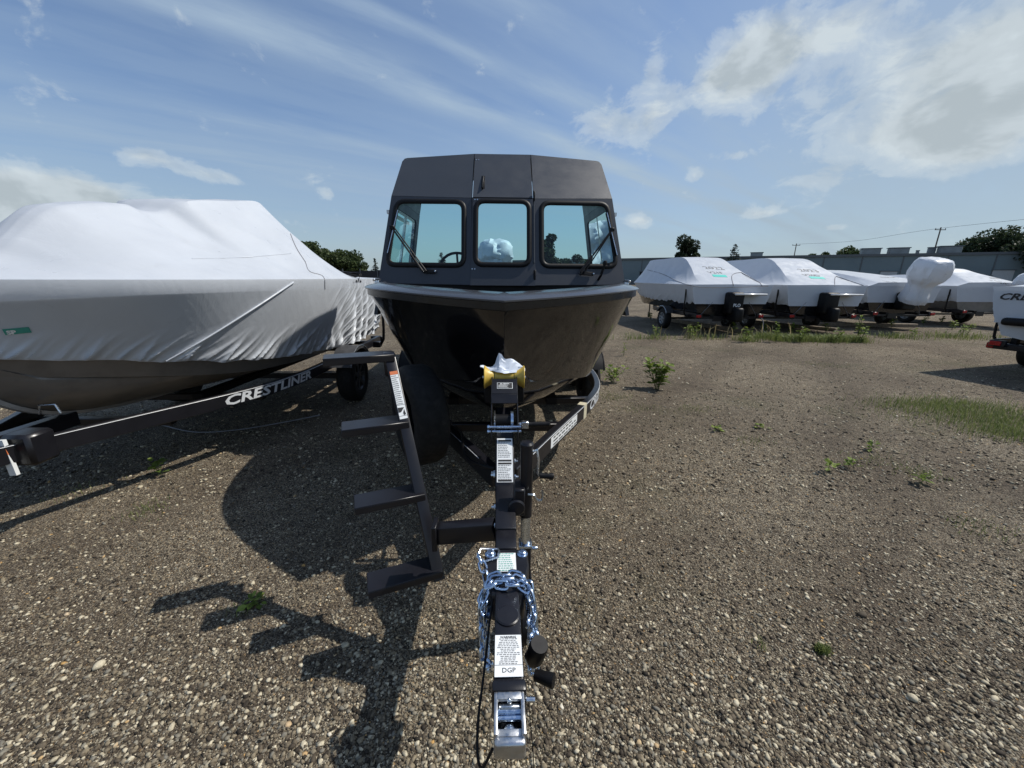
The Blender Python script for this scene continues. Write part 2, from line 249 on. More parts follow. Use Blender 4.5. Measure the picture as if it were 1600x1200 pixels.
# ------------------------------------------------------------------ mesh helpers
V = Vector
def catmull(pts, n):
    p = np.array(pts, float); p = np.vstack([2*p[0]-p[1], p, 2*p[-1]-p[-2]]); k = len(p)-3
    res = []
    for s in np.linspace(0, k-1e-9, n):
        i = int(s); t = s-i; a, b, c, d = p[i:i+4]
        res.append(0.5*((2*b)+(-a+c)*t+(2*a-5*b+4*c-d)*t*t+(-a+3*b-3*c+d)*t**3))
    return np.array(res)
def frame(d, up=(0, 0, 1)):
    d = V(d).normalized(); u = V(up)
    if abs(d.dot(u)) > 0.98: u = V((0, 1, 0))
    s = d.cross(u).normalized(); return s, s.cross(d).normalized()
class MB:
    def __init__(self): self.v = []; self.f = []
    def add(self, vs, fs):
        o = len(self.v); self.v += [tuple(x) for x in vs]; self.f += [tuple(i+o for i in f) for f in fs]; return self
    def box(self, c, s, rot=None):
        c = V(c); vs = [V((x*s[0]/2, y*s[1]/2, z*s[2]/2)) for x in (-1, 1) for y in (-1, 1) for z in (-1, 1)]
        if rot is not None: vs = [rot @ v for v in vs]
        return self.add([c+v for v in vs], [(0, 1, 3, 2), (4, 6, 7, 5), (0, 4, 5, 1), (2, 3, 7, 6), (0, 2, 6, 4), (1, 5, 7, 3)])
    def bar(self, a, b, w, h, up=(0, 0, 1)):
        return self.sweep([a, b], [(-w/2, -h/2), (w/2, -h/2), (w/2, h/2), (-w/2, h/2)], up)
    def sweep(self, path, prof, up=(0, 0, 1), closed=False):
        P = [V(p) for p in path]; n = len(P); k = len(prof); vs = []
        for i, p in enumerate(P):
            if closed: d1 = (P[i]-P[i-1]).normalized(); d2 = (P[(i+1) % n]-P[i]).normalized()
            else:
                d1 = (P[i]-P[i-1]).normalized() if i else (P[1]-P[0]).normalized(); d2 = (P[i+1]-P[i]).normalized() if i < n-1 else d1
            d = (d1+d2); d = d1 if d.length < 1e-6 else d.normalized()
            s, u = frame(d, up); g = min(1.6, 1/max(0.3, d.dot(d1)))
            vs += [p+s*(a*g)+u*b for a, b in prof]
        fs = [(i*k+j, i*k+(j+1) % k, (i+1) % n*k+(j+1) % k, (i+1) % n*k+j) for i in range(n if closed else n-1) for j in range(k)]
        if not closed: fs += [tuple(range(k-1, -1, -1)), tuple((n-1)*k+j for j in range(k))]
        return self.add(vs, fs)
    def tube(self, path, r, n=8, up=(0, 0, 1), closed=False):
        return self.sweep(path, [(r*math.cos(2*math.pi*i/n), r*math.sin(2*math.pi*i/n)) for i in range(n)], up, closed)
    def lathe(self, c, axis, prof, n=24):                     # prof: (radius, along)
        c = V(c); ax = V(axis).normalized(); s, u = frame(ax); k = len(prof); vs = []
        for i in range(n):
            a = 2*math.pi*i/n; e = s*math.cos(a)+u*math.sin(a); vs += [c+ax*t+e*r for r, t in prof]
        fs = [(i*k+j, (i+1) % n*k+j, (i+1) % n*k+j+1, i*k+j+1) for i in range(n) for j in range(k-1)]
        return self.add(vs, fs)
    def cyl(self, a, b, r, n=12, r2=None):
        a, b = V(a), V(b); L = (b-a).length; r2 = r if r2 is None else r2
        return self.lathe(a, b-a, [(0.0001, 0), (r, 0), (r2, L), (0.0001, L)], n)
    def prism(self, poly, z0, z1):                            # horizontal polygon extruded up
        n = len(poly); return self.add([(x, y, z0) for x, y in poly]+[(x, y, z1) for x, y in poly],
            [tuple(range(n-1, -1, -1)), tuple(range(n, 2*n))]+[(i, (i+1) % n, (i+1) % n+n, i+n) for i in range(n)])
    def grid(self, P, closed_u=False):
        P = np.asarray(P); a, b = P.shape[:2]; o = [(i*b+j, i*b+j+1, ((i+1) % a)*b+j+1, ((i+1) % a)*b+j) for i in range(a if closed_u else a-1) for j in range(b-1)]
        return self.add(P.reshape(-1, 3).tolist(), o)
    def build(self, name, mat, parent=None, bevel=0.0, smooth=40, o0=None, recalc=True, seg=1):
        return build(name, self.v, self.f, mat, parent, bevel, smooth, o0, recalc, seg)
ORIG = {}
def build(name, v, f, mat, parent=None, bevel=0.0, smooth=40, o0=None, recalc=True, seg=1):
    me = bpy.data.meshes.new(name); o0 = V(o0) if o0 is not None else (ORIG[parent.name] if parent else V((0, 0, 0)))
    bm = bmesh.new(); bv = [bm.verts.new(V(x)-o0) for x in v]
    for q in f:
        try: bm.faces.new([bv[i] for i in q])
        except ValueError: pass
    if recalc:
        bmesh.ops.remove_doubles(bm, verts=bm.verts, dist=1e-5); bmesh.ops.recalc_face_normals(bm, faces=bm.faces)
    if bevel:
        eg = [e for e in bm.edges if len(e.link_faces) == 2 and e.calc_face_angle(0) > 0.6]
        bmesh.ops.bevel(bm, geom=eg, offset=bevel, segments=seg, affect='EDGES', profile=0.5, clamp_overlap=True)
    bm.to_mesh(me); bm.free()
    me.materials.append(MATS[mat])
    if smooth: me.shade_smooth(); me.set_sharp_from_angle(angle=R(smooth))
    ob = bpy.data.objects.new(name, me); COL.objects.link(ob)
    if parent: ob.parent = parent; ORIG[ob.name] = o0
    else: ob.location = o0; ORIG[ob.name] = o0
    return ob
def tag(o, label, cat, group=None, kind=None):
    if label: o['label'] = label
    if cat: o['category'] = cat
    if group: o['group'] = group
    if kind: o['kind'] = kind
    return o
def thing(name, label, cat, o0, loc=None, rz=0.0, group=None):
    e = bpy.data.objects.new(name, None); COL.objects.link(e); e.empty_display_size = 0.2
    e.location = loc if loc is not None else o0; e.rotation_euler = (0, 0, rz); ORIG[e.name] = V(o0); return tag(e, label, cat, group)
def copy_tree(o, parent=None):
    c = o.copy(); COL.objects.link(c); c.parent = parent; ORIG[c.name] = ORIG.get(o.name, V((0, 0, 0)))
    for ch in list(o.children): copy_tree(ch, c)
    return c
def text_geo(body, size, bold=0.0, shear=0.0):
    cu = bpy.data.curves.new('t', 'FONT'); cu.body = body; cu.size = size; cu.offset = bold; cu.shear = shear; cu.resolution_u = 2
    ob = bpy.data.objects.new('t', cu); COL.objects.link(ob); dg = bpy.context.evaluated_depsgraph_get(); me = bpy.data.meshes.new_from_object(ob.evaluated_get(dg))
    bm = bmesh.new(); bm.from_mesh(me); bmesh.ops.triangulate(bm, faces=bm.faces); bm.verts.ensure_lookup_table()
    vs = [(v.co.x, v.co.y) for v in bm.verts]; bm.verts.index_update(); fs = [[v.index for v in f.verts] for f in bm.faces]; bm.free()
    bpy.data.objects.remove(ob); bpy.data.meshes.remove(me); bpy.data.curves.remove(cu); return vs, fs
def letters(name, body, size, fn, mat, parent, bold=0.0, shear=0.0, center=False, o0=None, sx=1.0):
    vs, fs = text_geo(body, size, bold, shear); w = max(v[0] for v in vs) if vs else 0
    vs = [fn((x-(w/2 if center else 0))*sx, y) for x, y in vs]
    return build(name, vs, fs, mat, parent, smooth=0, o0=o0, recalc=False)
def sticker(name, c, xd, yd, w, h, mat, parent, rows=0, head=None, heads=(), inkm='ink_gray', seed=0, left=True):
    c, xd, yd = V(c), V(xd).normalized(), V(yd).normalized(); n = xd.cross(yd).normalized()
    m1 = MB(); rot = Matrix((xd, yd, n)).transposed(); m1.box(c+n*0.0008, (w, h, 0.0012), rot); st = m1.build(name, mat, parent, smooth=0)
    P = lambda x, y: c+xd*x+yd*y+n*0.0021
    if rows:
        rr = random.Random(seed); m2 = MB(); bh = h/rows
        for i in range(rows):
            y = h/2-bh*(i+0.5)
            if any(a <= i < b for a, b in heads): continue
            l = rr.uniform(0.55, 0.86)*w; x0 = -0.43*w if left else -l/2
            x = x0
            while x < x0+l-0.02*w:
                wl = rr.uniform(0.05, 0.16)*w; x1 = min(x+wl, x0+l)
                m2.add([P(x, y-bh*0.2), P(x1, y-bh*0.2), P(x1, y+bh*0.2), P(x, y+bh*0.2)], [(0, 1, 2, 3)]); x = x1+0.03*w
        sp_ = m2.build('small_print', inkm, st, smooth=0, recalc=False); sp_['kind'] = 'stuff'
    if head:
        for (txt, x, y, s, mm, b) in head: letters('lettering', txt, s, lambda a, q: P(x+a, y+q), mm, st, b, center=True)
    return st, P
# ------------------------------------------------------------------ ground
g = MB(); S = 1500
g.add([(-S, -S, 0), (S, -S, 0), (S, S, 0), (-S, S, 0)], [(0, 1, 2, 3)])
ground = g.build('ground', 'ground', smooth=0); ground['kind'] = 'structure'

# ------------------------------------------------------------------ boats
GP = [(0, 0, 1.445), (.3, .20, 1.455), (.57, .40, 1.467), (.80, .63, 1.477), (.97, .93, 1.481), (1.09, 1.36, 1.481), (1.16, 1.95, 1.478), (1.20, 3.0, 1.47)]
CP = [(0.003, .16, 1.02), (.30, .55, .93), (.52, .85, .86), (.70, 1.15, .80), (.82, 1.5, .755), (.89, 1.95, .725), (.93, 2.5, .71), (.95, 3.1, .70)]
KP = [(0, .04, 1.36), (0, .12, 1.08), (0, .28, .84), (0, .55, .68), (0, .95, .60), (0, 1.5, .56), (0, 2.2, .545), (0, 3.1, .54)]
def hull_curves(L, dz=0.0, taper=1.0, n=40, n2=14):
    res = []
    for P, last in ((GP, 1.2), (CP, .95), (KP, 0)):
        a = catmull(P, n); e = a[-1].copy(); b = np.linspace(0, 1, n2+1)[1:, None]
        end = np.array([e[0]*taper, L, e[2]-(0.02 if last == 1.2 else 0.01)]); c = e+(end-e)*b
        q = np.vstack([a, c]); q[:, 2] += dz; res.append(q)
    return res
def hull_rows(L, dz=0.0, taper=1.0, rows=6, flare=0.035):
    G, C, K = hull_curves(L, dz, taper); out = [K, (K+C)/2-np.array([0, 0, .012]), C-np.array([.035, 0, .006])*np.clip(C[:, :1]/.3, 0, 1), C]
    s = np.clip((1.9-G[:, 1])/1.9, 0, 1)[:, None]
    for t in np.linspace(0, 1, rows+1)[1:]:
        p = C+(G-C)*t; p[:, :1] += np.clip(G[:, :1]/.3, 0, 1)*(-flare*s*math.sin(math.pi*t)+0.03*(1-s)*math.sin(math.pi*t)); out.append(p)
    return np.array(out), G, C, K
def mirror(P): Q = np.array(P); Q[..., 0] *= -1; return Q
def hull_mesh(rows, off):
    m = MB(); rows = rows+np.array(off); ax = off[0]
    left = rows.copy(); left[..., 0] = 2*ax-left[..., 0]
    m.grid(rows); m.grid(left)
    r = rows[:, -1]; l = left[:, -1]                          # transom
    for i in range(len(r)-1): m.add([r[i], l[i], l[i+1], r[i+1]], [(0, 1, 2, 3)])
    return m

OB = V((0, 4.85, 0)); Y0 = 1.97
boat = thing('cabin_boat', 'black aluminium boat with grey three-window cabin on trailer with boarding steps', 'boat', OB)
rows, G, C, K = hull_rows(6.33)
hull = hull_mesh(rows, (0, Y0, 0)).build('hull', 'hull_black', boat, smooth=32)
# rub rail and gunwale cap follow the sheer line round both sides
off = np.array([0, Y0, 0]); Gw = G+off
full = np.vstack([mirror(Gw)[::-1], Gw[1:]])
m = MB(); prof = [(0.0, -.012), (.018, -.010), (.030, .002), (.032, .018), (.020, .030), (0.0, .034), (-.012, .034), (-.012, -.008)]
m.sweep(full.tolist(), [(-a, b) for a, b in prof]); rail = m.build('rub_rail', 'rail_black', boat, smooth=50)
def offset_in(P, d, dzv):
    Q = P.copy(); T = np.gradient(P, axis=0); nrm = np.stack([-T[:, 1], T[:, 0]], 1); nrm /= np.linalg.norm(nrm, axis=1)[:, None]
    Q[:, :2] += nrm*d; Q[:, 2] += dzv; Q[:, 0] = np.maximum(Q[:, 0], 0.0); Q[0, :2] = (0, P[0, 1]+d*1.25); return Q
def cap_rows(d): return [offset_in(Gw, a, b) for a, b in d]
cr = cap_rows([(-.012, .030), (-.030, .036), (-.030, .044), (-.012, .054), (.05, .070), (.10, .078), (.115, .066), (.118, -.05)])
m = MB(); m.grid(cr); m.grid([mirror(x) for x in cr]); m.build('gunwale', 'gunwale_gray', boat, smooth=50)
# foredeck just below the gunwale, then the step well in front of the cabin
ins = offset_in(Gw, .117, 0); ins = ins[ins[:, 1] < 2.98]
m = MB(); m.grid([np.c_[ins[:, 0], ins[:, 1], np.full(len(ins), 1.492)], np.c_[-ins[:, 0], ins[:, 1], np.full(len(ins), 1.492)]])
m.add([(-ins[-1, 0], 2.98, 1.492), (ins[-1, 0], 2.98, 1.492), (.6, 2.98, 1.05), (-.6, 2.98, 1.05)], [(0, 1, 2, 3)])
m.build('foredeck', 'nonskid', boat, smooth=0)
m = MB(); m.box((0, 5.9, .98), (1.7, 4.5, .03)); m.build('cockpit_floor', 'nonskid', boat)
m = MB(); m.box((0, 3.47, 1.34), (2.0, .03, .40)); m.build('bulkhead', 'rubber', boat)
m = MB(); m.lathe((-.42, 2.90, 1.492), (0, 0, 1), [(.0001, .03), (.05, .03), (.07, .015), (.07, 0)], 20); m.build('vent_cap', 'rubber', boat)
m = MB(); m.lathe((.14, 2.72, 1.492), (0, 0, 1), [(.0001, .012), (.06, .012), (.068, .005), (.07, 0)], 24); m.build('deck_plate', 'zinc', boat)
for sx in (-1, 1):
    m = MB(); cx = sx*1.035; z0 = 1.53
    for q in (-.03, .03): m.cyl((cx, 3.3+q, z0), (cx, 3.3+q, z0+.04), .011, 8)
    m.tube([(cx, 3.22, z0+.042), (cx, 3.26, z0+.046), (cx, 3.34, z0+.046), (cx, 3.38, z0+.042)], .011, 8); m.box((cx, 3.3, z0+.002), (.035, .11, .012)); m.build('cleat', 'zinc', boat, bevel=.002)
    m = MB(); pl = []                                         # bow corner plate with bolts
    for bx in (.055, .092):
        m = MB(); m.lathe((sx*bx, 2.032+bx*.45, 1.412), (sx*.6, -.8, -.1), [(.011, -.004), (.011, .003), (.007, .006), (.0001, .007)], 10); m.build('bolt', 'zinc', boat)
m = MB(); m.tube([(0, 2.08, 1.02), (0, 2.02, 1.0), (0, 2.02, .96), (0, 2.10, .95)], .008, 8, up=(1, 0, 0)); m.build('bow_eye', 'zinc', boat)

# --- cabin front, seen as three facets with a brow above
def fy(x, z): return 3.40+.2667*(z-1.5)+.1067*max(0, abs(x)-.262)
def zb(x): return 2.25+.0325*max(0, abs(x)-.262)
def ex(z): return 1.085-(z-1.545)*.1635                       # outer edge of the window band
def uy(x, z): return fy(x, zb(x))+.70*(z-zb(x))
def zr(x): return 2.668-.055*max(0, abs(x)-.25)
def lowp(x, z): return V((x, fy(x, z), z))
def upp(x, z): return V((x, uy(x, z), z))
def rrect(pts, r, n=5):
    res = []; k = len(pts); P = [V(p) for p in pts]
    for i in range(k):
        p = P[i]; a = (P[i-1]-p).normalized(); b = (P[(i+1) % k]-p).normalized()
        p0, p1 = p+a*r, p+b*r
        for j in range(n+1):
            t = j/n; res.append(p0*(1-t)**2+p*2*t*(1-t)+p1*t*t)
    return res
def panel(name, outer, hole, thick, mat, parent, push=0.0, bevel=0.0):
    O = [V(p) for p in outer]; nrm = (O[1]-O[0]).cross(O[-1]-O[0]).normalized()
    bm = bmesh.new(); o0 = ORIG[parent.name]
    def loop(P): vs = [bm.verts.new(p-o0) for p in P]; return vs, [bm.edges.new((vs[i], vs[(i+1) % len(vs)])) for i in range(len(vs))]
    O = [p+nrm*push for p in O]; va, ea = loop(O); loops = [va]; ed = list(ea)
    if hole: vb, eb = loop([V(p)+nrm*push for p in hole]); loops.append(vb); ed += eb
    fr = bmesh.ops.triangle_fill(bm, use_beauty=True, use_dissolve=False, edges=ed)
    faces = [x for x in fr['geom'] if isinstance(x, bmesh.types.BMFace)]
    mp = {}
    for l in loops:
        for v in l: mp[v] = bm.verts.new(v.co-nrm*thick)
    for f in faces: bm.faces.new([mp[v] for v in reversed(f.verts)])
    for l in loops:
        for i in range(len(l)):
            a, b = l[i], l[(i+1) % len(l)]; bm.faces.new((a, b, mp[b], mp[a]))
    bmesh.ops.recalc_face_normals(bm, faces=bm.faces)
    me = bpy.data.meshes.new(name); bm.to_mesh(me); bm.free(); me.materials.append(MATS[mat])
    ob = bpy.data.objects.new(name, me); COL.objects.link(ob); ob.parent = parent; ORIG[ob.name] = o0; return ob, nrm
def window(hole, nrm, parent, depth=.012, r=.019):
    P = [V(p)+nrm*.004 for p in hole]; m = MB(); n = 8
    m.sweep(P, [(r*1.15*math.cos(2*math.pi*i/n), .012*math.sin(2*math.pi*i/n)) for i in range(n)], up=nrm, closed=True); fr = m.build('window_frame', 'rubber', parent, smooth=60)
    m = MB(); Q = [V(p)-nrm*depth for p in hole]; m.add(Q, [tuple(range(len(Q)))]); m.build('pane', 'glass', fr, smooth=0, recalc=False); return fr
def face_cam(nrm): return nrm if nrm.y < 0 else -nrm
XD = .258
def out_n(pts):
    O = [V(p) for p in pts]; return (O[1]-O[0]).cross(O[-1]-O[0])
def orient(pts, want):
    return pts if out_n(pts).dot(V(want)) > 0 else list(reversed(pts))
for s in (-1, 1):
    outer = orient([lowp(s*.266, 1.535), lowp(s*ex(1.535), 1.545), lowp(s*ex(2.27), zb(.97)), lowp(s*.266, 2.25)], (0, -1, .2))
    hole = rrect([lowp(s*.335, 1.695), lowp(s*1.004, 1.698), lowp(s*.918, 2.228), lowp(s*.332, 2.219)], .075)
    _, nr = panel('front_panel', outer, hole, .03, 'cabin_gray', boat); window(hole, nr, boat)
    outer = orient([upp(s*.266, zb(.266)+.003), upp(s*.966, zb(.966)+.003), upp(s*.905, 2.60), upp(s*.885, 2.628), upp(s*.86, zr(.86)), upp(s*.256, zr(.256))], (0, -1, .5))
    panel('brow_panel', outer, None, .03, 'cabin_upper', boat)
outer = orient([lowp(-XD-.02, 1.53), lowp(XD+.02, 1.53), lowp(XD, 2.247), lowp(-XD, 2.247)], (0, -1, .2))
hole = rrect([lowp(-.235, 1.70), lowp(.226, 1.70), lowp(.226, 2.222), lowp(-.228, 2.222)], .075)
_, nr = panel('door', outer, hole, .034, 'cabin_gray', boat, push=.008); window([p+nr*.008 for p in hole], nr, boat)
outer = orient([upp(-XD+.002, 2.254), upp(XD-.002, 2.254), upp(.247, 2.622), upp(-.247, 2.622)], (0, -1, .5))
_, nu = panel('roof_hatch', outer, None, .034, 'cabin_upper', boat, push=.008)
outer = orient([upp(-.252, 2.629), upp(.252, 2.629), upp(.25, 2.668), upp(-.25, 2.668)], (0, -1, .5)); panel('header_strip', outer, None, .03, 'cabin_upper', boat)
for s in (-1, 1):                                             # posts behind the door seams, hinges on one side
    m = MB(); m.bar(lowp(s*.262, 1.54)+V((0, .045, 0)), lowp(s*.262, 2.26)+V((0, .045, 0)), .05, .02, up=(0, 1, 0)); m.build('door_post', 'cabin_gray', boat)
m = MB(); m.tube([lowp(.268, 1.72)-V((0, .012, 0)), lowp(.266, 2.20)-V((0, .012, 0))], .007, 8); m.build('hinge', 'gunwale_gray', boat)
for z in (1.62, 2.27):
    m = MB(); p = lowp(.272, z)-V((0, .012, 0)) if z < 2 else upp(.268, z)-V((0, .012, 0)); m.box(p, (.018, .016, .085)); m.build('hinge', 'rubber', boat, bevel=.004)
m = MB(); p0 = upp(-.175, 2.33); p1 = upp(-.17, 2.45); m.tube([p0-V((0, .004, 0)), p0-V((0, .026, -.012)), p1-V((0, .026, .012)), p1-V((0, .004, 0))], .008, 8, up=(1, 0, 0)); m.box((p0+p1)/2-V((-.002, .004, 0)), (.035, .012, .15), Matrix.Rotation(R(-35), 3, 'X')); m.build('pull_handle', 'rubber', boat, bevel=.004)
for (x, z, u) in ((-.235, 2.60, 1), (-.238, 2.235, 0), (-.262, 1.665, 0)):
    for q in (0, .022):
        m = MB(); p = (upp(x+q, z) if u else lowp(x+q, z)); nn = nu if u else nr; m.lathe(p+nn*.008, nn, [(.006, 0), (.005, .003), (.0001, .004)], 8); m.build('rivet', 'zinc', boat)
# roof and sides; the back of the cabin is open
YR = 4.75
m = MB(); xs = np.array([-.885, -.86, -.56, -.25, .25, .56, .86, .885]); fr_ = []; bk = []
for x in xs:
    zf = zr(x) if abs(x) <= .86 else 2.628; fr_.append((x, uy(x, zf)+.002, zf)); bk.append((x*1.02, YR+.1, zf+.03-.02*abs(x)))
P = np.array([fr_, bk]); m.grid(P); Q = P.copy(); Q[..., 2] -= .03; m.grid(Q); m.build('roof', 'cabin_upper', boat, smooth=0)
for s in (-1, 1):
    X = lambda z: s*(ex(z)+.0)
    y0 = lambda z: fy(ex(z), z)+.006
    outer = [V((X(1.28), y0(1.28), 1.28)), V((X(1.28), YR, 1.28)), V((X(2.273), YR, 2.273)), V((X(2.273), y0(2.273), 2.273))]
    hole = rrect([V((X(1.66), 3.66, 1.66)), V((X(1.66), YR-.13, 1.66)), V((X(2.2), YR-.13, 2.2)), V((X(2.2), 3.80, 2.2))], .06)
    outer = orient(outer, (s, 0, 0)); _, ns = panel('side_panel', outer, hole, .03, 'cabin_gray', boat); f_ = window(hole, ns, boat, depth=.02)
    m = MB(); m.bar((X(1.66)-s*.012, 4.14, 1.66), (X(2.2)-s*.012, 4.20, 2.2), .035, .02, up=(1, 0, 0)); m.build('window_mullion', 'aluminium', boat)
    m = MB(); m.bar((X(1.70)-s*.02, 3.80, 2.165), (X(2.2)-s*.02+s*.075, YR-.16, 2.165), .02, .03); m.build('window_track', 'aluminium', boat)
    outer = orient([V((s*.966, fy(.966, zb(.966))+.008, 2.277)), V((s*.966, YR, 2.277)), V((s*.90, YR+.02, 2.62)), V((s*.905, uy(.905, 2.6)+.006, 2.60))], (s, 0, .2)); panel('side_brow', outer, None, .03, 'cabin_upper', boat)
# wipers: pantograph arms from a bracket below each window, blade lying along the outer edge
for s in (-1, 1):
    b0, b1 = lowp(s*.685, 1.640), lowp(s*.580, 1.640) if s < 0 else lowp(s*.790, 1.628)
    if s > 0: b0 = lowp(.672, 1.638)
    t0 = lowp(s*.955, 1.998)
    n_ = V((0, -.96, .27)); m = MB(); m.bar(b0+n_*.014, b1+n_*.014, .03, .012, up=n_); wb = m.build('wiper', 'rubber', boat, bevel=.003)
    m = MB(); m.tube([b0+n_*.02, b0+n_*.045, t0+n_*.035], .0075, 8, up=(1, 0, 0)); c_ = (b0*.65+t0*.35)+n_*.04; m.bar(b0+n_*.04, c_, .026, .012, up=n_); m.build('wiper_arm', 'rubber', wb)
    m = MB(); q0 = b0+(b1-b0)*.28; m.tube([q0+n_*.02, q0+n_*.04, t0+n_*.035+V((.012, 0, .012))], .006, 8, up=(1, 0, 0)); m.build('wiper_arm', 'rubber', wb)
    m = MB(); m.box(t0+n_*.036, (.04, .02, .03)); m.build('wiper_joint', 'rubber', wb, bevel=.004)
    e0, e1 = lowp(s*.905, 2.14), lowp(s*.998, 1.785); m = MB(); m.bar(e0+n_*.022, e1+n_*.022, .012, .016, up=n_); m.build('wiper_blade', 'rubber', wb)
    m = MB(); m.bar(e0+n_*.034+V((.004, 0, 0)), e1+n_*.034+V((.004, 0, 0)), .006, .006, up=n_); m.build('blade_spine', 'zinc', wb)
    for p in (b0, b1):
        m = MB(); m.lathe(p+n_*.018, n_, [(.011, 0), (.011, .008), (.006, .014), (.0001, .015)], 10); m.build('pivot_nut', 'zinc', wb)
m = MB(); p = lowp(.84, 1.585); m.tube([p, p+V((.01, -.04, .035)), p+V((.035, -.05, .13))], .011, 8, up=(1, 0, 0)); m.lathe(p+V((.035, -.05, .12)), (.1, 0, 1), [(.0001, 0), (.018, .004), (.021, .02), (.015, .035), (.0001, .04)], 12); m.build('grab_lever', 'rubber', boat)
# inside: helm console, wheel, windscreen dash, seat backs
m = MB(); m.box((0, 3.78, 1.50), (1.95, .34, .10)); m.build('dash', 'rubber', boat, bevel=.02)
m = MB(); m.box((-.52, 3.98, 1.38), (.5, .2, .4)); m.build('helm_console', 'gunwale_gray', boat, bevel=.02)
m = MB(); c = V((-.46, 4.18, 1.66)); s_, u_ = frame((0, 1, .45)); m.tube([c+s_*.19*math.cos(a)+u_*.19*math.sin(a) for a in np.linspace(0, 2*math.pi, 28)[:-1]], .014, 8, up=(0, 1, .45), closed=True)
for a in (R(90), R(210), R(330)): m.tube([c, c+s_*.18*math.cos(a)+u_*.18*math.sin(a)], .011, 6)
m.lathe(c, (0, -1, -.45), [(.0001, -.02), (.04, -.02), (.04, .02), (.0001, .02)], 12); m.build('steering_wheel', 'rubber', boat)

def wrapped_motor(parent, c, h, w, d, lean, seed, o0=None, name='wrapped_outboard', mat='shrink_wrap', crumple=.014):
    rr = np.random.default_rng(seed); A, Bn = 26, 30; ph = rr.uniform(0, 6.28, (7,))
    prof = [(.02, 1.0), (.28, .985), (.40, .93), (.46, .82), (.47, .66), (.43, .54), (.35, .47), (.29, .39), (.30, .25), (.34, .10), (.30, .0)]
    P = np.zeros((A, Bn+1, 3)); pr_ = catmull([(a, b, 0) for a, b in prof], A)
    for i in range(A):
        r, z = pr_[i, 0], pr_[i, 1]
        for j in range(Bn+1):
            a = 2*math.pi*j/Bn; k = 1+.05*math.sin(5*a+ph[0]+6*z)+.045*math.sin(11*a+ph[1]+9*z)+.03*math.sin(17*a-ph[2]+14*z)
            e = (abs(math.cos(a))**3+abs(math.sin(a))**3)**(-1/3)
            P[i, j] = (r*w*k*e*math.cos(a), r*d*k*e*math.sin(a)+(.12*(z-.5))*d+(.25*d*max(0, .35-z)), z*h)
    P += (rr.random(P.shape)-.5)*crumple*h; P[:, -1] = P[:, 0]; P[0] = P[0].mean(0)
    rot = np.array(Matrix.Rotation(lean, 3, 'X')); P = P@rot.T+np.array(c); mm = MB(); mm.grid(P); return mm.build(name, mat, parent, smooth=28, o0=o0)
wrapped_motor(boat, (-.13, 8.55, 1.45), .92, .78, .85, R(-18), 3, mat='poly_bag', crumple=.028)
# ------------------------------------------------------------------ trailer
def rail_path(s, y_rear):
    p = catmull([(.045, 1.86, 0), (.25, 2.24, 0), (.44, 2.58, 0), (.605, 2.87, 0), (.78, 3.2, 0), (.90, 3.52, 0), (.965, 3.9, 0), (.985, 4.3, 0)], 30)
    p = np.vstack([p, [(.985, y_rear, 0)]]); p[:, 0] *= s; return p
class Along:                                                  # a point at arc length t on a path
    def __init__(self, P): self.P = P; self.s = np.r_[0, np.cumsum(np.linalg.norm(np.diff(P, axis=0), axis=1))]
    def at(self, t):
        p = V([float(np.interp(t, self.s, self.P[:, k])) for k in range(3)]); q = V([float(np.interp(t+.01, self.s, self.P[:, k])) for k in range(3)]); return p, (q-p).normalized()
    def find_y(self, y): return float(np.interp(y, self.P[:, 1], self.s))
RT, RH, RW = .62, .115, .052                                  # rail top height, depth, width
def make_wheel(root, x, y, s, rimm):
    c = V((x, y, .33)); m = MB(); w = .105
    m.lathe(c-V((s*w, 0, 0)), (s, 0, 0), [(.19, .012), (.24, 0), (.295, .004), (.32, .022), (.33, .05), (.33, .16), (.32, .188), (.295, .206), (.24, .21), (.19, .198)], 40); t = m.build('tyre', 'tyre', root, smooth=45)
    m = MB(); m.lathe(c-V((s*w, 0, 0)), (s, 0, 0), [(.19, .012), (.175, .03), (.17, .10), (.17, .17), (.19, .198), (.178, .198), (.165, .18), (.165, .12), (.06, .14), (.055, .19), (.0001, .195)], 30)
    for k in range(7):
        a = 2*math.pi*k/7; e = V((0, math.cos(a), math.sin(a))); m.bar(c+V((s*.07, 0, 0))+e*.05, c+V((s*.082, 0, 0))+e*.175, .05, .018, up=(1, 0, 0))
    m.build('rim', rimm, t, smooth=40); return t
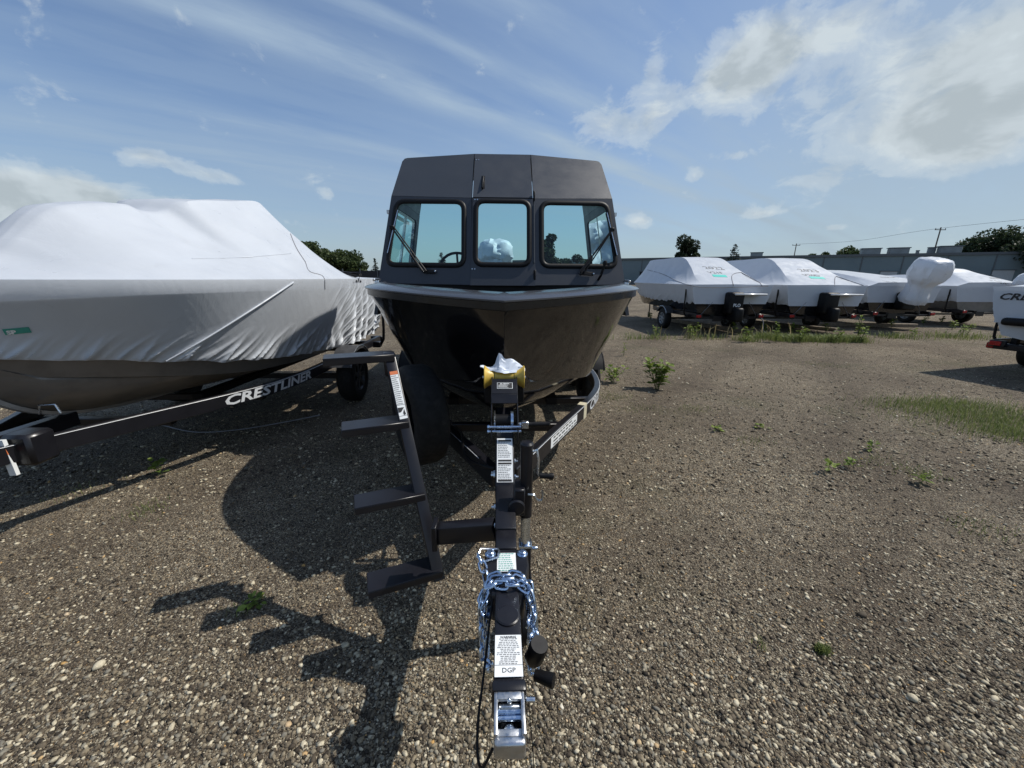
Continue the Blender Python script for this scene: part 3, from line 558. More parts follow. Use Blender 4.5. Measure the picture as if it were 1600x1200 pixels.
def road_half(root, y_rear, text=True, axles=(4.85,), rimm='rim', post=True, fend='tread_plate'):
    for s in (-1, 1):
        P = rail_path(s, y_rear); m = MB(); pts = [(p[0], p[1], RT-RH/2) for p in P]
        m.sweep(pts, [(-RW/2, -RH/2), (RW/2, -RH/2), (RW/2, RH/2), (-RW/2, RH/2)]); m.build('frame_rail', 'trailer_paint', root, bevel=.006, smooth=30)
        A = Along(P); n = 60; st = []
        for t in np.linspace(A.find_y(2.0), A.find_y(4.4), n):
            p, d = A.at(t); o = V((d.y, -d.x, 0))*s; st.append(p+o*(RW/2+.0012)+V((0, 0, RT-.006)))
        m = MB(); m.tube([tuple(x) for x in st], .0022, 5); m.build('pinstripe', 'letter_silver', root, recalc=True)
        if text and s > 0:
            t0 = A.find_y(3.04)
            def fn(x, y):
                p, d = A.at(t0+x); return p+V((d.y, -d.x, 0))*(RW/2+.0015)+V((0, 0, RT-RH+.018+y))
            letters('lettering', 'CRESTLINER', .118, fn, 'letter_silver', root, bold=.0035, shear=.22, sx=1.55)
        for y in axles:
            make_wheel(root, s*1.125, y, s, rimm)
            m = MB(); arc = []
            for k in range(19):
                a = R(28+124*k/18); arc.append((math.cos(a)*.405, math.sin(a)*.405))
            Pf = np.array([[(s*xx, y+a, .33+b) for a, b in arc] for xx in (1.0, 1.25)]); Pl = np.array([[(s*1.25, y+a*q, .33+b*q) for a, b in arc] for q in (1.0, .90)])
            m.grid(Pf); m.grid(Pl); m.build('fender', fend, root, smooth=30)
            m = MB(); m.tube([(s*1.251, y+a, .33+b) for a, b in arc], .007, 6); m.build('fender_edge', 'zinc' if fend == 'tread_plate' else fend, root)
        m = MB(); m.bar((s*.42, 3.15, .57), (s*.52, y_rear+.05, .56), .09, .055); m.build('bunk', 'rubber', root)
        m = MB(); m.box((s*.93, y_rear+.06, .55), (.20, .05, .11)); tl = m.build('tail_lamp_box', 'trailer_paint', root, bevel=.008)
        m = MB(); m.box((s*.95, y_rear+.09, .55), (.14, .02, .075)); m.build('lens', 'tail_red', tl, bevel=.006)
        if post:
            yp = y_rear-.35; m = MB(); m.tube([(s*1.0, yp, .52), (s*1.12, yp, .53), (s*1.17, yp, .62), (s*1.185, yp, .80), (s*1.19, yp, 1.30)], .022, 8, up=(0, 1, 0)); m.build('guide_post', 'rubber', root)
            m = MB(); m.box((s*1.06, yp, .53), (.12, .10, .09)); m.build('post_clamp', 'trailer_paint', root, bevel=.006)
    for y in (2.75, 3.4, y_rear-.6, y_rear):
        hw = float(np.interp(y, rail_path(1, y_rear)[:, 1], rail_path(1, y_rear)[:, 0])); m = MB(); m.box((0, y, .50), (2*hw-.04, .06, .06)); m.build('cross_member', 'trailer_paint', root, bevel=.005)
    for y in axles:
        m = MB(); m.box((0, y, .33), (2.05, .06, .06)); m.build('axle', 'trailer_paint', root)
    # licence plate under the rear beam
    m = MB(); m.box((.35, y_rear+.05, .48), (.30, .006, .15)); m.build('plate_board', 'trailer_paint', root)

OT = V((0, 4.85, 0))
tr = thing('boat_trailer', 'black boat trailer with boarding steps, winch stand and silver hitch coupler', 'trailer', OT)
road_half(tr, 8.0, axles=(4.9, 5.72), fend='rubber')
# labels and band on the right rail
A = Along(rail_path(1, 8.0))
t0, t1 = A.find_y(2.30), A.find_y(2.80); pm, dm = A.at((t0+t1)/2); on = V((dm.y, -dm.x, 0))
st, P = sticker('rail_label', pm+on*(RW/2)+V((0, 0, RT-.055)), dm, (0, 0, 1), (t1-t0), .075, 'label_white', tr, rows=3, seed=4, inkm='ink')
t2 = A.find_y(2.93); p2, d2 = A.at(t2); m = MB(); m.box(p2+V((0, 0, RT-RH/2)), (.075, RW+.006, RH+.006), Matrix.Rotation(math.atan2(d2.y, d2.x), 3, 'Z')); m.build('cream_band', 'cream', tr)
# main tongue and swing-away front section
def tub(name, y0, y1, hw, zt, h, mat='trailer_paint', bev=.008): m = MB(); m.box((0, (y0+y1)/2, zt-h/2), (2*hw, y1-y0, h)); return m.build(name, mat, tr, bevel=bev, seg=2)
tub('tongue', 1.232, 2.65, .0405, .703, .10); tub('tongue_sleeve', 1.128, 1.232, .0375, .699, .092)
tub('swing_tongue', .66, 1.02, .0355, .700, .09); tub('tongue_collar', .650, .679, .040, .7035, .098)
m = MB(); m.prism([(-.073, 1.128), (.073, 1.128), (.073, 1.045), (.062, 1.0), (.049, .93), (-.049, .93), (-.062, 1.0), (-.073, 1.045)], .595, .6965); m.build('hinge_block', 'trailer_paint', tr, bevel=.006)
for x in (-.054, .054):
    m = MB(); m.lathe((x, 1.10, .6965), (0, 0, 1), [(.0185, 0), (.0185, .003), (.0125, .004), (.0125, .011), (.009, .0135), (.0001, .0135)], 6 if 0 else 12); m.build('hinge_bolt', 'zinc_blue', tr, smooth=30)
m = MB(); m.tube([(-.030, 1.118, .704), (-.088, 1.118, .706), (-.098, 1.085, .70), (-.070, 1.062, .702), (-.028, 1.075, .706), (-.024, 1.105, .707)], .0035, 7, closed=True); m.build('safety_clip', 'zinc', tr)
m = MB(); m.lathe((0, .85, .700), (0, 0, 1), [(.033, 0), (.033, .0035), (.029, .006), (.0001, .0065)], 28); m.build('tongue_cap', 'trailer_paint', tr, smooth=30)
sticker('hinge_label', (0, 1.062, .6972), (1, 0, 0), (0, 1, 0), .062, .085, 'label_white', tr, rows=9, seed=2, inkm='ink_green')
rows_ = 15
st, P = sticker('warning_label', (0, .751, .7005), (1, 0, 0), (0, 1, 0), .067, .080, 'label_white', tr, rows=17, seed=9, left=False, heads=((0, 2),), head=[('WARNING', 0, .0305, .0085, 'ink', .0002)])
st, P = sticker('maker_label', (0, .6935, .7036), (1, 0, 0), (0, 1, 0), .067, .0275, 'label_white', tr, head=[('DGP', 0, -.004, .0165, 'ink', .0)])
# coupler: a cast channel with an open latch
m = MB()
for s in (-1, 1): m.box((s*.0295, .612, .668), (.009, .090, .060))
m.box((0, .612, .641), (.06, .09, .008)); m.box((0, .644, .694), (.055, .018, .010))
m.box((0, .577, .684), (.056, .016, .006), Matrix.Rotation(R(12), 3, 'X')); cp = m.build('coupler', 'aluminium', tr, bevel=.003, seg=2)
m = MB(); m.box((0, .565, .664), (.066, .020, .046)); m.build('nose', 'aluminium', cp, bevel=.007, seg=3)
m = MB(); m.cyl((-.026, .622, .680), (.026, .622, .680), .006, 12); m.cyl((-.026, .611, .676), (.026, .611, .676), .0055, 12); m.build('latch_pin', 'zinc_blue', cp)
m = MB(); m.box((0, .632, .684), (.046, .020, .008), Matrix.Rotation(R(-25), 3, 'X')); m.lathe((0, .634, .693), (0, 0, 1), [(.006, 0), (.005, .006), (.0001, .008)], 10); m.build('latch', 'zinc', cp, bevel=.002)
m = MB(); m.lathe((0, .592, .645), (0, 0, 1), [(.0001, .030), (.010, .028), (.016, .022), (.019, .010), (.020, 0)], 24); m.build('ball_clamp', 'zinc', cp, smooth=60)
m = MB(); m.cyl((.040, .66, .66), (.060, .66, .66), .006, 10); m.build('coupler_bolt', 'zinc', tr)
# electrical plug, breakaway cable
m = MB(); m.lathe((.072, .775, .655), (.15, -.25, .95), [(.0001, .05), (.022, .05), (.024, .04), (.024, -.015), (.016, -.04), (.0001, -.045)], 20); m.lathe((.095, .73, .63), (.9, -.4, .1), [(.013, -.03), (.016, .0), (.018, .02), (.0001, .021)], 14); m.build('wiring_plug', 'rubber', tr)
m = MB(); m.tube(catmull([(-.040, .96, .69), (-.05, .88, .66), (-.062, .76, .62), (-.072, .66, .60), (-.070, .60, .585), (-.058, .568, .60), (-.036, .572, .65)], 24).tolist(), .0032, 6); m.build('breakaway_cable', 'rubber', tr)
m = MB(); m.tube(catmull([(.045, .655, .66), (.058, .61, .5), (.062, .57, .3), (.06, .56, .16)], 14).tolist(), .0012, 5); m.build('pin_wire', 'rubber', tr)
# safety chain wound round the tongue
lk = MB(); N1, N2 = 16, 6; P = np.zeros((N1, N2+1, 3)); LS = 1.38
for i in range(N1):
    a = 2*math.pi*i/N1; cx = .0095*math.copysign(1, math.cos(a)) if abs(math.cos(a)) > 1e-6 else 0; cc = V((math.cos(a)*.0085+cx*.7, math.sin(a)*.0085, 0)); e = V((math.cos(a), math.sin(a), 0))
    for j in range(N2+1): b = 2*math.pi*j/N2; P[i, j] = (cc+e*(.0032*math.cos(b))+V((0, 0, .0032*math.sin(b))))*LS
lk.grid(P, closed_u=True)
m = MB(); m.tube([(-.045, 1.0, .66), (-.06, .995, .63), (-.055, .99, .60)], .006, 8); chain = m.build('safety_chain', 'zinc_blue', tr)
first = lk.build('chain_link', 'zinc_blue', chain, o0=(0, 0, 0), smooth=60); lmesh = first.data; used = [False]
def lay(path, step=.0335):
    A_ = Along(np.array(path)); t = 0; k = 0
    while t < A_.s[-1]:
        p, d = A_.at(t); s_, u_ = frame(d, (0, 1, 0)); 
        a = R(45 if k % 2 else -45)+random.uniform(-.25, .25); s2 = s_*math.cos(a)+u_*math.sin(a); u2_ = d.cross(s2)
        if used[0]: o = first.copy(); COL.objects.link(o)
        else: o = first; used[0] = True
        o.parent = chain; M4 = Matrix((d, s2, u2_)).transposed().to_4x4(); M4.translation = p-OT; o.matrix_local = M4; t += step; k += 1
for (yc, top, sag, hw) in ((.988, .708, .06, .055), (.962, .715, .12, .060), (.945, .712, .17, .066)):
    pts = [(-hw-.006, yc-.06, .70-sag), (-hw-.008, yc-.03, .66), (-hw, yc-.008, .695), (-hw*.6, yc+.004, top), (0, yc, top+.003), (hw*.6, yc+.002, top), (hw, yc-.01, .695), (hw+.010, yc-.035, .65), (hw+.012, yc-.075, .70-sag-.02), (hw+.006, yc-.10, .66-sag*.4)]
    lay(catmull(pts, 60))
lay(catmull([(-.088, 1.075, .70), (-.072, 1.03, .69), (-.062, .99, .66), (-.066, .93, .58), (-.06, .87, .50), (-.05, .83, .56)], 30)); lay(catmull([(.07, .96, .69), (.082, .90, .60), (.078, .84, .52), (.062, .80, .58), (.056, .79, .65)], 30))
# jack
JX, JY = .085, 1.40
m = MB(); m.cyl((JX, JY, .643), (JX, JY, .955), .0255, 20); m.lathe((JX, JY, .955), (0, 0, 1), [(.0275, 0), (.0275, .012), (.02, .02), (.0001, .022)], 20); jk = m.build('jack_tube', 'trailer_paint', tr, smooth=40)
m = MB(); m.cyl((JX, JY, .44), (JX, JY, .65), .0205, 20); m.build('inner_tube', 'zinc', jk)
m = MB(); m.box((JX, JY, .505), (.055, .055, .014)); m.cyl((JX+.02, JY-.01, .49), (JX+.052, JY-.012, .49), .008, 8); m.build('clamp_band', 'zinc_blue', jk, bevel=.002)
m = MB(); m.box((JX, JY, .42), (.048, .05, .17)); m.box((JX-.026, JY, .17), (.008, .05, .36)); m.box((JX+.026, JY, .17), (.008, .05, .36)); m.build('caster_fork', 'trailer_paint', jk, bevel=.003)
m = MB(); m.lathe((JX-.02, JY, .10), (1, 0, 0), [(.0001, 0), (.085, 0), (.10, .01), (.10, .03), (.085, .04), (.0001, .04)], 24); m.build('caster_wheel', 'rubber', jk)
m = MB(); m.tube([(JX+.012, JY-.006, .935), (JX+.040, JY-.008, .942), (JX+.047, JY-.012, .90), (JX+.044, JY-.014, .845), (JX+.05, JY-.014, .835)], .005, 8, up=(0, 1, 0)); m.build('crank', 'zinc', jk)
m = MB(); m.lathe((JX+.05, JY-.014, .834), (1, -.05, -.05), [(.0001, 0), (.0115, .004), (.011, .03), (.014, .05), (.0125, .058), (.0001, .06)], 14); m.build('crank_knob', 'rubber', jk)
m = MB(); m.box((.056, JY-.005, .73), (.045, .09, .12)); m.lathe((.044, JY-.05, .715), (0, -1, 0), [(.035, 0), (.035, .012), (.0001, .014)], 18); m.build('jack_bracket', 'trailer_paint', tr, bevel=.005)
m = MB(); m.tube(catmull([(JX+.005, JY-.04, .765), (JX+.028, JY-.045, .765), (JX+.038, JY-.045, .748), (JX+.052, JY-.045, .74), (JX+.062, JY-.045, .75), (JX+.062, JY-.045, .785)], 20).tolist(), .0042, 7, up=(0, 1, 0)); m.build('pull_pin', 'zinc', tr)
for (x, y, z) in ((-.046, 1.30, .665), (-.046, 1.42, .67), (-.052, 1.66, .70), (-.052, 1.60, .72), (.050, 1.58, .72), (.050, 1.66, .76)):
    m = MB(); s = 1 if x > 0 else -1; m.lathe((x-s*.006, y, z), (s, 0, 0), [(.012, 0), (.012, .007), (.006, .008), (.006, .018), (.0001, .018)], 8); m.build('frame_bolt', 'zinc', tr)
# winch stand, raked back towards the bow
S0 = V((0, 1.54, .705)); SD = V((0, .747, .664)); SN = V((0, -.664, .747))
def SP(t, x=0, n=0): return S0+SD*t+SN*n+V((x, 0, 0))
m = MB(); m.bar(SP(-.06, 0, -.036), SP(.40, 0, -.036), .088, .07, up=SN); m.build('winch_post', 'trailer_paint', tr, bevel=.007, seg=2)
st, P = sticker('post_label', SP(.118), (1, 0, 0), SD, .073, .215, 'label_white', tr, rows=26, seed=5, heads=((0, 2), (12, 15), (25, 26)))
for y in (.095, -.005, -.019, -.100): m = MB(); m.add([P(-.031, y-.0045), P(.031, y-.0045), P(.031, y+.0045), P(-.031, y+.0045)], [(0, 1, 2, 3)]); m.build('heading_bar', 'ink', st, smooth=0, recalc=False)
for s in (-1, 1):
    m = MB(); pts = [SP(.215, s*.066, -.05), SP(.205, s*.066, .02), SP(.26, s*.066, .055), SP(.40, s*.066, .055), SP(.535, s*.066, .045), SP(.62, s*.066, -.01), SP(.42, s*.066, -.06)]
    m.add(pts+[p-V((s*.006, 0, 0)) for p in pts], [tuple(range(7)), tuple(range(13, 6, -1))]+[(i, (i+1) % 7, (i+1) % 7+7, i+7) for i in range(7)]); m.build('winch_side_plate', 'trailer_paint', tr, bevel=.002)
m = MB(); m.cyl(SP(.315, -.045, .015), SP(.315, .045, .015), .030, 20); wn = m.build('winch_drum', 'rubber', tr)
m = MB(); m.lathe(SP(.315, .030, .015), (1, 0, 0), [(.0001, 0), (.046, 0), (.046, .012), (.0001, .012)], 26); m.build('winch_gear', 'zinc_blue', wn)
m = MB(); m.box(SP(.315, -.048, .015), (.006, .09, .08)); m.build('winch_frame', 'zinc', wn)
for (t, n) in ((.262, .05), (.246, .036)):
    m = MB(); m.cyl(SP(t, -.075, n), SP(t, .078, n), .0065, 10); m.lathe(SP(t, -.084, n), (1, 0, 0), [(.0001, 0), (.008, .002), (.011, .01), (.0001, .012)], 8); m.build('tie_bar', 'zinc_blue', tr)
m = MB(); m.box(SP(.285, .098, .03), (.035, .03, .034)); m.cyl(SP(.285, .065, .03), SP(.285, .085, .03), .012, 10); wc = m.build('winch_crank', 'zinc', tr, bevel=.003)
m = MB(); m.lathe(SP(.285, .115, .03), (1, .05, 0), [(.0001, 0), (.014, .002), (.0125, .02), (.0145, .03), (.0125, .045), (.0145, .06), (.012, .08), (.0145, .1), (.0001, .108)], 14); m.build('grip', 'rubber', wc)
m = MB(); m.bar(SP(.385, 0, .058), SP(.435, 0, .066), .130, .006, up=SN); m.bar(SP(.435, 0, .066), SP(.535, 0, .050), .128, .006, up=SN); m.build('winch_cover', 'trailer_paint', tr, bevel=.002)
cpos = SP(.487, .002, .0612); st, P = sticker('model_label', cpos, (1, 0, 0), (SP(.535, 0, .050)-SP(.435, 0, .066)), .078, .040, 'label_white', tr)
m = MB(); q = lambda a, b, c, d: m.add([P(a, b)+SN*.0004, P(c, b)+SN*.0004, P(c, d)+SN*.0004, P(a, d)+SN*.0004], [(0, 1, 2, 3)]); q(-.0365, -.0175, .0365, .0175); m.build('label_field', 'ink', st, smooth=0, recalc=False)
letters('lettering', 'BL1800ZA', .0105, lambda a, b: P(a, .007+b)+SN*.001, 'label_white', st, .0003, center=True)
rr = random.Random(3); m = MB()
for k in range(4): y = .002-.0052*k; x1 = rr.uniform(.0, .03); m.add([P(-.033, y)+SN*.001, P(x1, y)+SN*.001, P(x1, y+.0018)+SN*.001, P(-.033, y+.0018)+SN*.001], [(0, 1, 2, 3)])
sp_ = m.build('small_print', 'label_white', st, smooth=0, recalc=False); sp_['kind'] = 'stuff'
# yellow bow roller: two flared bells and a centre drum
RC = V((0, 1.985, 1.088))
m = MB(); m.lathe(RC-V((.050, 0, 0)), (1, 0, 0), [(.008, 0), (.034, 0), (.031, .03), (.030, .05), (.031, .07), (.034, .1), (.008, .1)], 28); br = m.build('bow_roller', 'yellow_poly', tr, smooth=45)
for s in (-1, 1):
    m = MB(); m.lathe(RC+V((s*.053, 0, 0)), (s, 0, 0), [(.008, 0), (.036, 0), (.042, .02), (.055, .042), (.062, .050), (.060, .053), (.008, .053)], 28); m.build('roller_bell', 'yellow_poly', br, smooth=45)
m = MB(); m.cyl(RC-V((.115, 0, 0)), RC+V((.115, 0, 0)), .008, 10); m.build('roller_pin', 'zinc', br)
for s in (-1, 1): m = MB(); m.box(RC+V((s*.0515, -.006, -.03)), (.003, .05, .12), Matrix.Rotation(R(-25), 3, 'X')); m.build('roller_bracket', 'trailer_paint', tr)
m = MB(); m.box((0, 2.03, .98), (.22, .02, .10)); m.build('bow_pad', 'rubber', tr, bevel=.006)
m = MB(); m.tube(catmull([(-.05, 1.70, .70), (-.11, 1.75, .69), (-.19, 1.88, .66), (-.235, 2.05, .65), (-.27, 2.28, .645), (-.34, 2.42, .64), (-.45, 2.6, .60)], 30).tolist(), .009, 8); m.build('brake_line', 'rubber', tr)
# spare tyre on the left rail
SC, SA = V((-.535, 2.30, .765)), V((-.87, -.5, 0)).normalized()
m = MB(); m.lathe(SC-SA*.1, SA, [(.18, .012), (.23, 0), (.28, .004), (.305, .022), (.315, .05), (.315, .15), (.305, .178), (.28, .196), (.23, .2), (.18, .188)], 40); sp = m.build('spare_tyre', 'tyre', tr, smooth=45)
m = MB(); m.lathe(SC-SA*.1, SA, [(.18, .012), (.165, .06), (.165, .10), (.05, .12), (.0001, .12)], 30); m.build('rim', 'rim', sp)
m = MB(); m.bar(SC-SA*.02, SC-SA*.20+V((0, 0, -.1)), .06, .06); m.build('spare_bracket', 'trailer_paint', tr)
# boarding steps bolted to the tongue
LK = lambda v: CAM0+(V(v)-CAM0)*1.09; CAM0 = V((-.018, 0, 1.6)); L0, L1 = LK((-.262, 1.262, .448)), LK((-.515, 1.70, 1.262)); LD = (L1-L0).normalized(); SX = V((-.93, -.36, 0)).normalized(); SYv = V((.36, -.93, 0)).normalized()
LN = SX.cross(LD).normalized(); LN = LN if LN.y < 0 else -LN
m = MB(); m.bar(L0, L1, .05, .045, up=LN); m.build('step_post', 'trailer_paint', tr, bevel=.005, seg=2)
m = MB(); m.bar(L1+V((0, 0, -.10)), L1+V((0, 0, .015)), .055, .06, up=LN); m.build('post_top', 'trailer_paint', tr, bevel=.008, seg=2)
m = MB(); m.bar((-.04, 1.295, .655), (-.285, 1.345, .60), .055, .075); m.build('step_arm', 'trailer_paint', tr, bevel=.006, seg=2)
m = MB(); m.box((-.282, 1.34, .60), (.02, .075, .11)); m.build('weld_plate', 'trailer_paint', tr, bevel=.003)
for k, (zt, ln) in enumerate(((.396, .30), (.674, .293), (.957, .288), (1.243, .31))):
    t = (zt-L0.z)/(L1.z-L0.z); c = L0+(L1-L0)*min(t, 1.0)
    c.z = zt; c = c+SX*(ln/2-.02)-SYv*.012; rot = Matrix((SX, SYv, V((0, 0, 1)))).transposed()
    m = MB(); m.box(c-V((0, 0, .004)), (ln, .115, .008), rot); m.box(c+SYv*.0545-V((0, 0, .020)), (ln, .006, .030), rot); m.box(c-SYv*.0545-V((0, 0, .020)), (ln, .006, .030), rot); m.box(c+SX*(ln/2-.003)-V((0, 0, .018)), (.006, .10, .022), rot)
    m.build('step', 'trailer_paint', tr, bevel=.0025)
LXd = LD.cross(LN).normalized(); LXd = LXd if LXd.x > 0 else -LXd
st, P = sticker('step_label', L0+(L1-L0)*.80+LN*.0225, LXd, LD, .036, .235, 'label_white', tr, rows=24, seed=8, heads=((0, 2), (17, 24)))
m = MB(); m.add([P(-.018, .100), P(.018, .100), P(.018, .1175), P(-.018, .1175)], [(0, 1, 2, 3)]); m.build('orange_heading', 'orange_ink', st, smooth=0, recalc=False)
m = MB(); m.add([P(-.017, -.062), P(.012, -.064), P(-.006, -.085), P(-.017, -.086)], [(0, 1, 2, 3)]); m.add([P(.002, -.09), P(.010, -.072), P(.014, -.098), P(.004, -.102)], [(0, 1, 2, 3)]); m.add([P(-.018, -.051), P(.018, -.051), P(.018, -.0495), P(-.018, -.0495)], [(0, 1, 2, 3)]); m.add([P(-.018, -.104), P(.018, -.104), P(.018, -.1025), P(-.018, -.1025)], [(0, 1, 2, 3)])
m.build('pictogram', 'ink', st, smooth=0, recalc=False)
# torn plastic caught on the bow roller
PSc = np.zeros((12, 20, 3))
for i in range(12):
    for j in range(20):
        u, v = i/11, j/19; PSc[i, j] = (-.125+.235*v, 1.955+.05*u+.01*math.sin(9*v), 1.122+.035*u*(.3+math.sin(3.1*v))+.016*math.sin(7*v+3*u)*(.3+u)+.055*u*math.exp(-((v-.42)/.09)**2)+.03*(1-u)*math.exp(-((v-.02)/.06)**2))
PSc += (RNG.random(PSc.shape)-.5)*.005
m = MB(); m.grid(PSc); ps = m.build('plastic_scrap', 'poly_bag', o0=(0, 1.985, 1.12), smooth=25); tag(ps, 'crumpled torn white plastic caught on the yellow bow roller', 'plastic scrap')

# ------------------------------------------------------------------ simple trailer shared by the wrapped boats
def simple_trailer(label, loc, rz, src=[None], text=True, group=None, rimm='rim'):
    key = (text, rimm)
    if src[0] is None: src[0] = {}
    if key in src[0]: r = copy_tree(src[0][key])
    else:
        r = thing('boat_trailer', label, 'trailer', OT); road_half(r, 6.5, text=text, rimm=rimm)
        m = MB(); m.box((0, 1.55, .60), (.082, 2.0, .10)); m.build('tongue', 'trailer_paint', r, bevel=.006)
        m = MB(); m.cyl((.085, 1.3, .12), (.085, 1.3, .95), .025, 14); m.build('jack_tube', 'trailer_paint', r)
        m = MB(); m.lathe((.065, 1.3, .10), (1, 0, 0), [(.0001, 0), (.085, 0), (.10, .01), (.10, .03), (.085, .04), (.0001, .04)], 20); m.build('jack_wheel', 'rubber', r)
        m = MB(); m.bar((0, 1.55, .65), (0, 1.96, 1.06), .085, .07); m.build('winch_post', 'trailer_paint', r, bevel=.005)
        m = MB(); m.lathe((-.1, 2.0, 1.1), (1, 0, 0), [(.0001, 0), (.055, 0), (.032, .06), (.032, .14), (.055, .2), (.0001, .2)], 20); m.build('bow_roller', 'rubber', r)
        src[0][key] = r
    r.location = loc; r.rotation_euler = (0, 0, rz); r['label'] = label
    if group: r['group'] = group
    return r
# ------------------------------------------------------------------ shrink-wrapped boats
def cray(px, py): return (fw+r2*((px-800)/601)-u2*((py-600)/601)).normalized()
CAMP = V((-0.018, 0, 1.6))
def wrapped_boat(label, loc, rz, L, axle_off, prof, zc=1.57, skirt=.62, hullmat='hull_gray', dz=0.0, taper=1.0, n=170, seed=1, wr=1.0, group=None, keel=False, low=None, ragged=.02, far_from=9.0, sagk=1.0, srows=20):
    o0 = V((0, L-axle_off, 0)); root = thing('wrapped_boat', label, 'boat', o0, loc, rz, group)
    rows, G, C, K = hull_rows(L, dz, taper); hull_mesh(rows, (0, 0, 0)).build('hull', hullmat, root, smooth=32)
    if keel:
        m = MB(); m.sweep((K-np.array([0, 0, .006])).tolist()[3:], [(-.022, -.012), (.022, -.012), (.03, .012), (-.03, .012)]); m.build('keel_strip', 'keel_strip', root)
    rr = np.random.default_rng(seed); s = np.r_[0, np.cumsum(np.linalg.norm(np.diff(G, axis=0), axis=1))]; ss = np.linspace(0, s[-1], n)
    res = lambda P: np.stack([np.interp(ss, s, P[:, k]) for k in range(3)], 1)
    G2, C2 = res(G), res(C); T = np.gradient(G2, axis=0); nrm = np.stack([T[:, 1], -T[:, 0], 0*T[:, 0]], 1); nrm /= np.linalg.norm(nrm, axis=1)[:, None]
    pc = catmull([(a, b, c) for a, b, c in prof], 220); zrg = np.interp(G2[:, 1], pc[:, 0], pc[:, 1]); wt = np.minimum(np.interp(G2[:, 1], pc[:, 0], pc[:, 2]), G2[:, 0]*.86)
    sfl = np.clip((1.9-G2[:, 1])/1.9, 0, 1)[:, None]; lowf = np.full(n, skirt) if low is None else np.interp(G2[:, 1], [a for a, b in low], [b for a, b in low])
    lowf = lowf+ragged*np.interp(ss, np.linspace(0, s[-1], 60), rr.normal(0, 1, 60)); ROW = []
    ph = rr.uniform(0, 6.28, 12); cl = np.clip(G2[:, :1]/.3, 0, 1)
    sides = []
    for sg in (1, -1):
        R_ = []; ph = rr.uniform(0, 6.28, 12)
        for q in np.linspace(1, 0, srows):
            f = lowf*q; t = (1-f)[:, None]; p = C2+(G2-C2)*t; p[:, :1] += cl*(-.035*sfl*np.sin(math.pi*t)+.03*(1-sfl)*np.sin(math.pi*t))
            d = ss*1.0; z = p[:, 2]; wq = np.maximum(np.clip((q-.45)/.45, 0, 1)**1.5*(.4+.6*np.clip((1.02-q)/.06, 0, 1)), .8*np.clip((p[:, 1]-far_from)/.8, 0, 1)*(.3+q))
            stern = np.clip((p[:, 1]-far_from)/.8, 0, 1); folds = (1-np.abs(np.sin(8*(d-1.7*z)+ph[0]+1.4*np.sin(2.3*d+ph[1]))))**4*.036+(1-np.abs(np.sin(19*(d-1.5*z)+ph[2]+1.9*np.sin(3.1*d+ph[3]))))**3*.020+(1-np.abs(np.sin(31*(d-1.8*z)+ph[11]+2.2*np.sin(4.7*d+ph[8]))))**2*.009+stern*.05*(.5+.5*np.sin(17*(d+.35*z)+1.5*np.sin(5*d+ph[9])))
            big = .010*(1+np.sin(2.1*d+ph[5])*np.sin(3*z+ph[6]))*q
            R_.append(p+nrm*((.012+wr*wq*folds+wr*big)[:, None]))
        cre = G2+nrm*.028; cre[:, 2] = zc; R_.append(cre-np.array([0, 0, .02])); R_.append(cre)
        top = np.stack([wt, G2[:, 1], zrg], 1)
        for q in np.linspace(0, 1, 27)[1:]:
            p = cre+(top-cre)*q; p[:, 2] = zc+(zrg-zc)*(.80*q+.20*q**2.4)
            d = ss; sag = .020*np.sin(math.pi*q)*np.sin(1.7*d+ph[7]+2*q)+.012*np.sin(math.pi*q)*np.sin(4.3*d+ph[8]-3*q)+.006*np.sin(13*d+ph[9]+4*q)*np.sin(math.pi*q)
            crump = .012*np.maximum(0, np.sin(7.5*(d+1.2*q)+ph[10]))**6*np.sin(math.pi*q)
            p = p+nrm*((wr*sagk*(sag+crump))[:, None])*np.clip(G2[:, :1]/.4, 0, 1); R_.append(p)
        for q in (.7, .4, .15, 0): p = top.copy(); p[:, 0] *= q; p[:, 2] += .012*(1-q); R_.append(p)
        A = np.array(R_); A[..., 1] *= (L+.022)/L; A[..., 0] = np.maximum(A[..., 0], 0.0); A[..., 0] *= sg; sides.append(A)
    m = MB(); m.grid(sides[0]); m.grid(sides[1]); r, l = sides[0][:, -1], sides[1][:, -1]
    for i in range(len(r)-1): m.add([r[i], l[i], l[i+1], r[i+1]], [(0, 1, 2, 3)])
    cov = m.build('cover', 'shrink_wrap', root, smooth=38)
    M4 = Matrix.Translation(V(loc)) @ Matrix.Rotation(rz, 4, 'Z') @ Matrix.Translation(-o0)
    wv = [M4 @ V(v) for v in m.v]; bvh = BVHTree.FromPolygons(wv, [f for f in m.f]); inv = M4.inverted()
    root_info[root.name] = (bvh, M4, inv, root); return root
root_info = {}
def pick(root, px, py):
    bvh, M4, inv, _ = root_info[root.name]; h = bvh.ray_cast(CAMP, cray(px, py)); return (h[0], h[1])
def decal_frame(root, px, py, rot=0):
    h, n = pick(root, px, py)
    if h is None: return None
    if n.dot(CAMP-h) < 0: n = -n
    x = V((0, 0, 1)).cross(n).normalized(); y = n.cross(x); x2 = x*math.cos(rot)+y*math.sin(rot); y2 = n.cross(x2); return h, n, x2, y2
def drape_text(root, px, py, body, size, mat, rot=0, bold=0.002, shear=0, name='writing', sx=1):
    fr = decal_frame(root, px, py, rot)
    if fr is None: print('MISS', body); return
    h, n, x, y = fr; bvh, M4, inv, _ = root_info[root.name]
    def fn(a, b):
        p = h+x*a+y*b; q = bvh.ray_cast(p+n*.3, -n, .6); p = (q[0] if q[0] is not None else p)+n*.006; return inv @ p
    return letters(name, body, size, fn, mat, root, bold=bold, shear=shear, sx=sx)
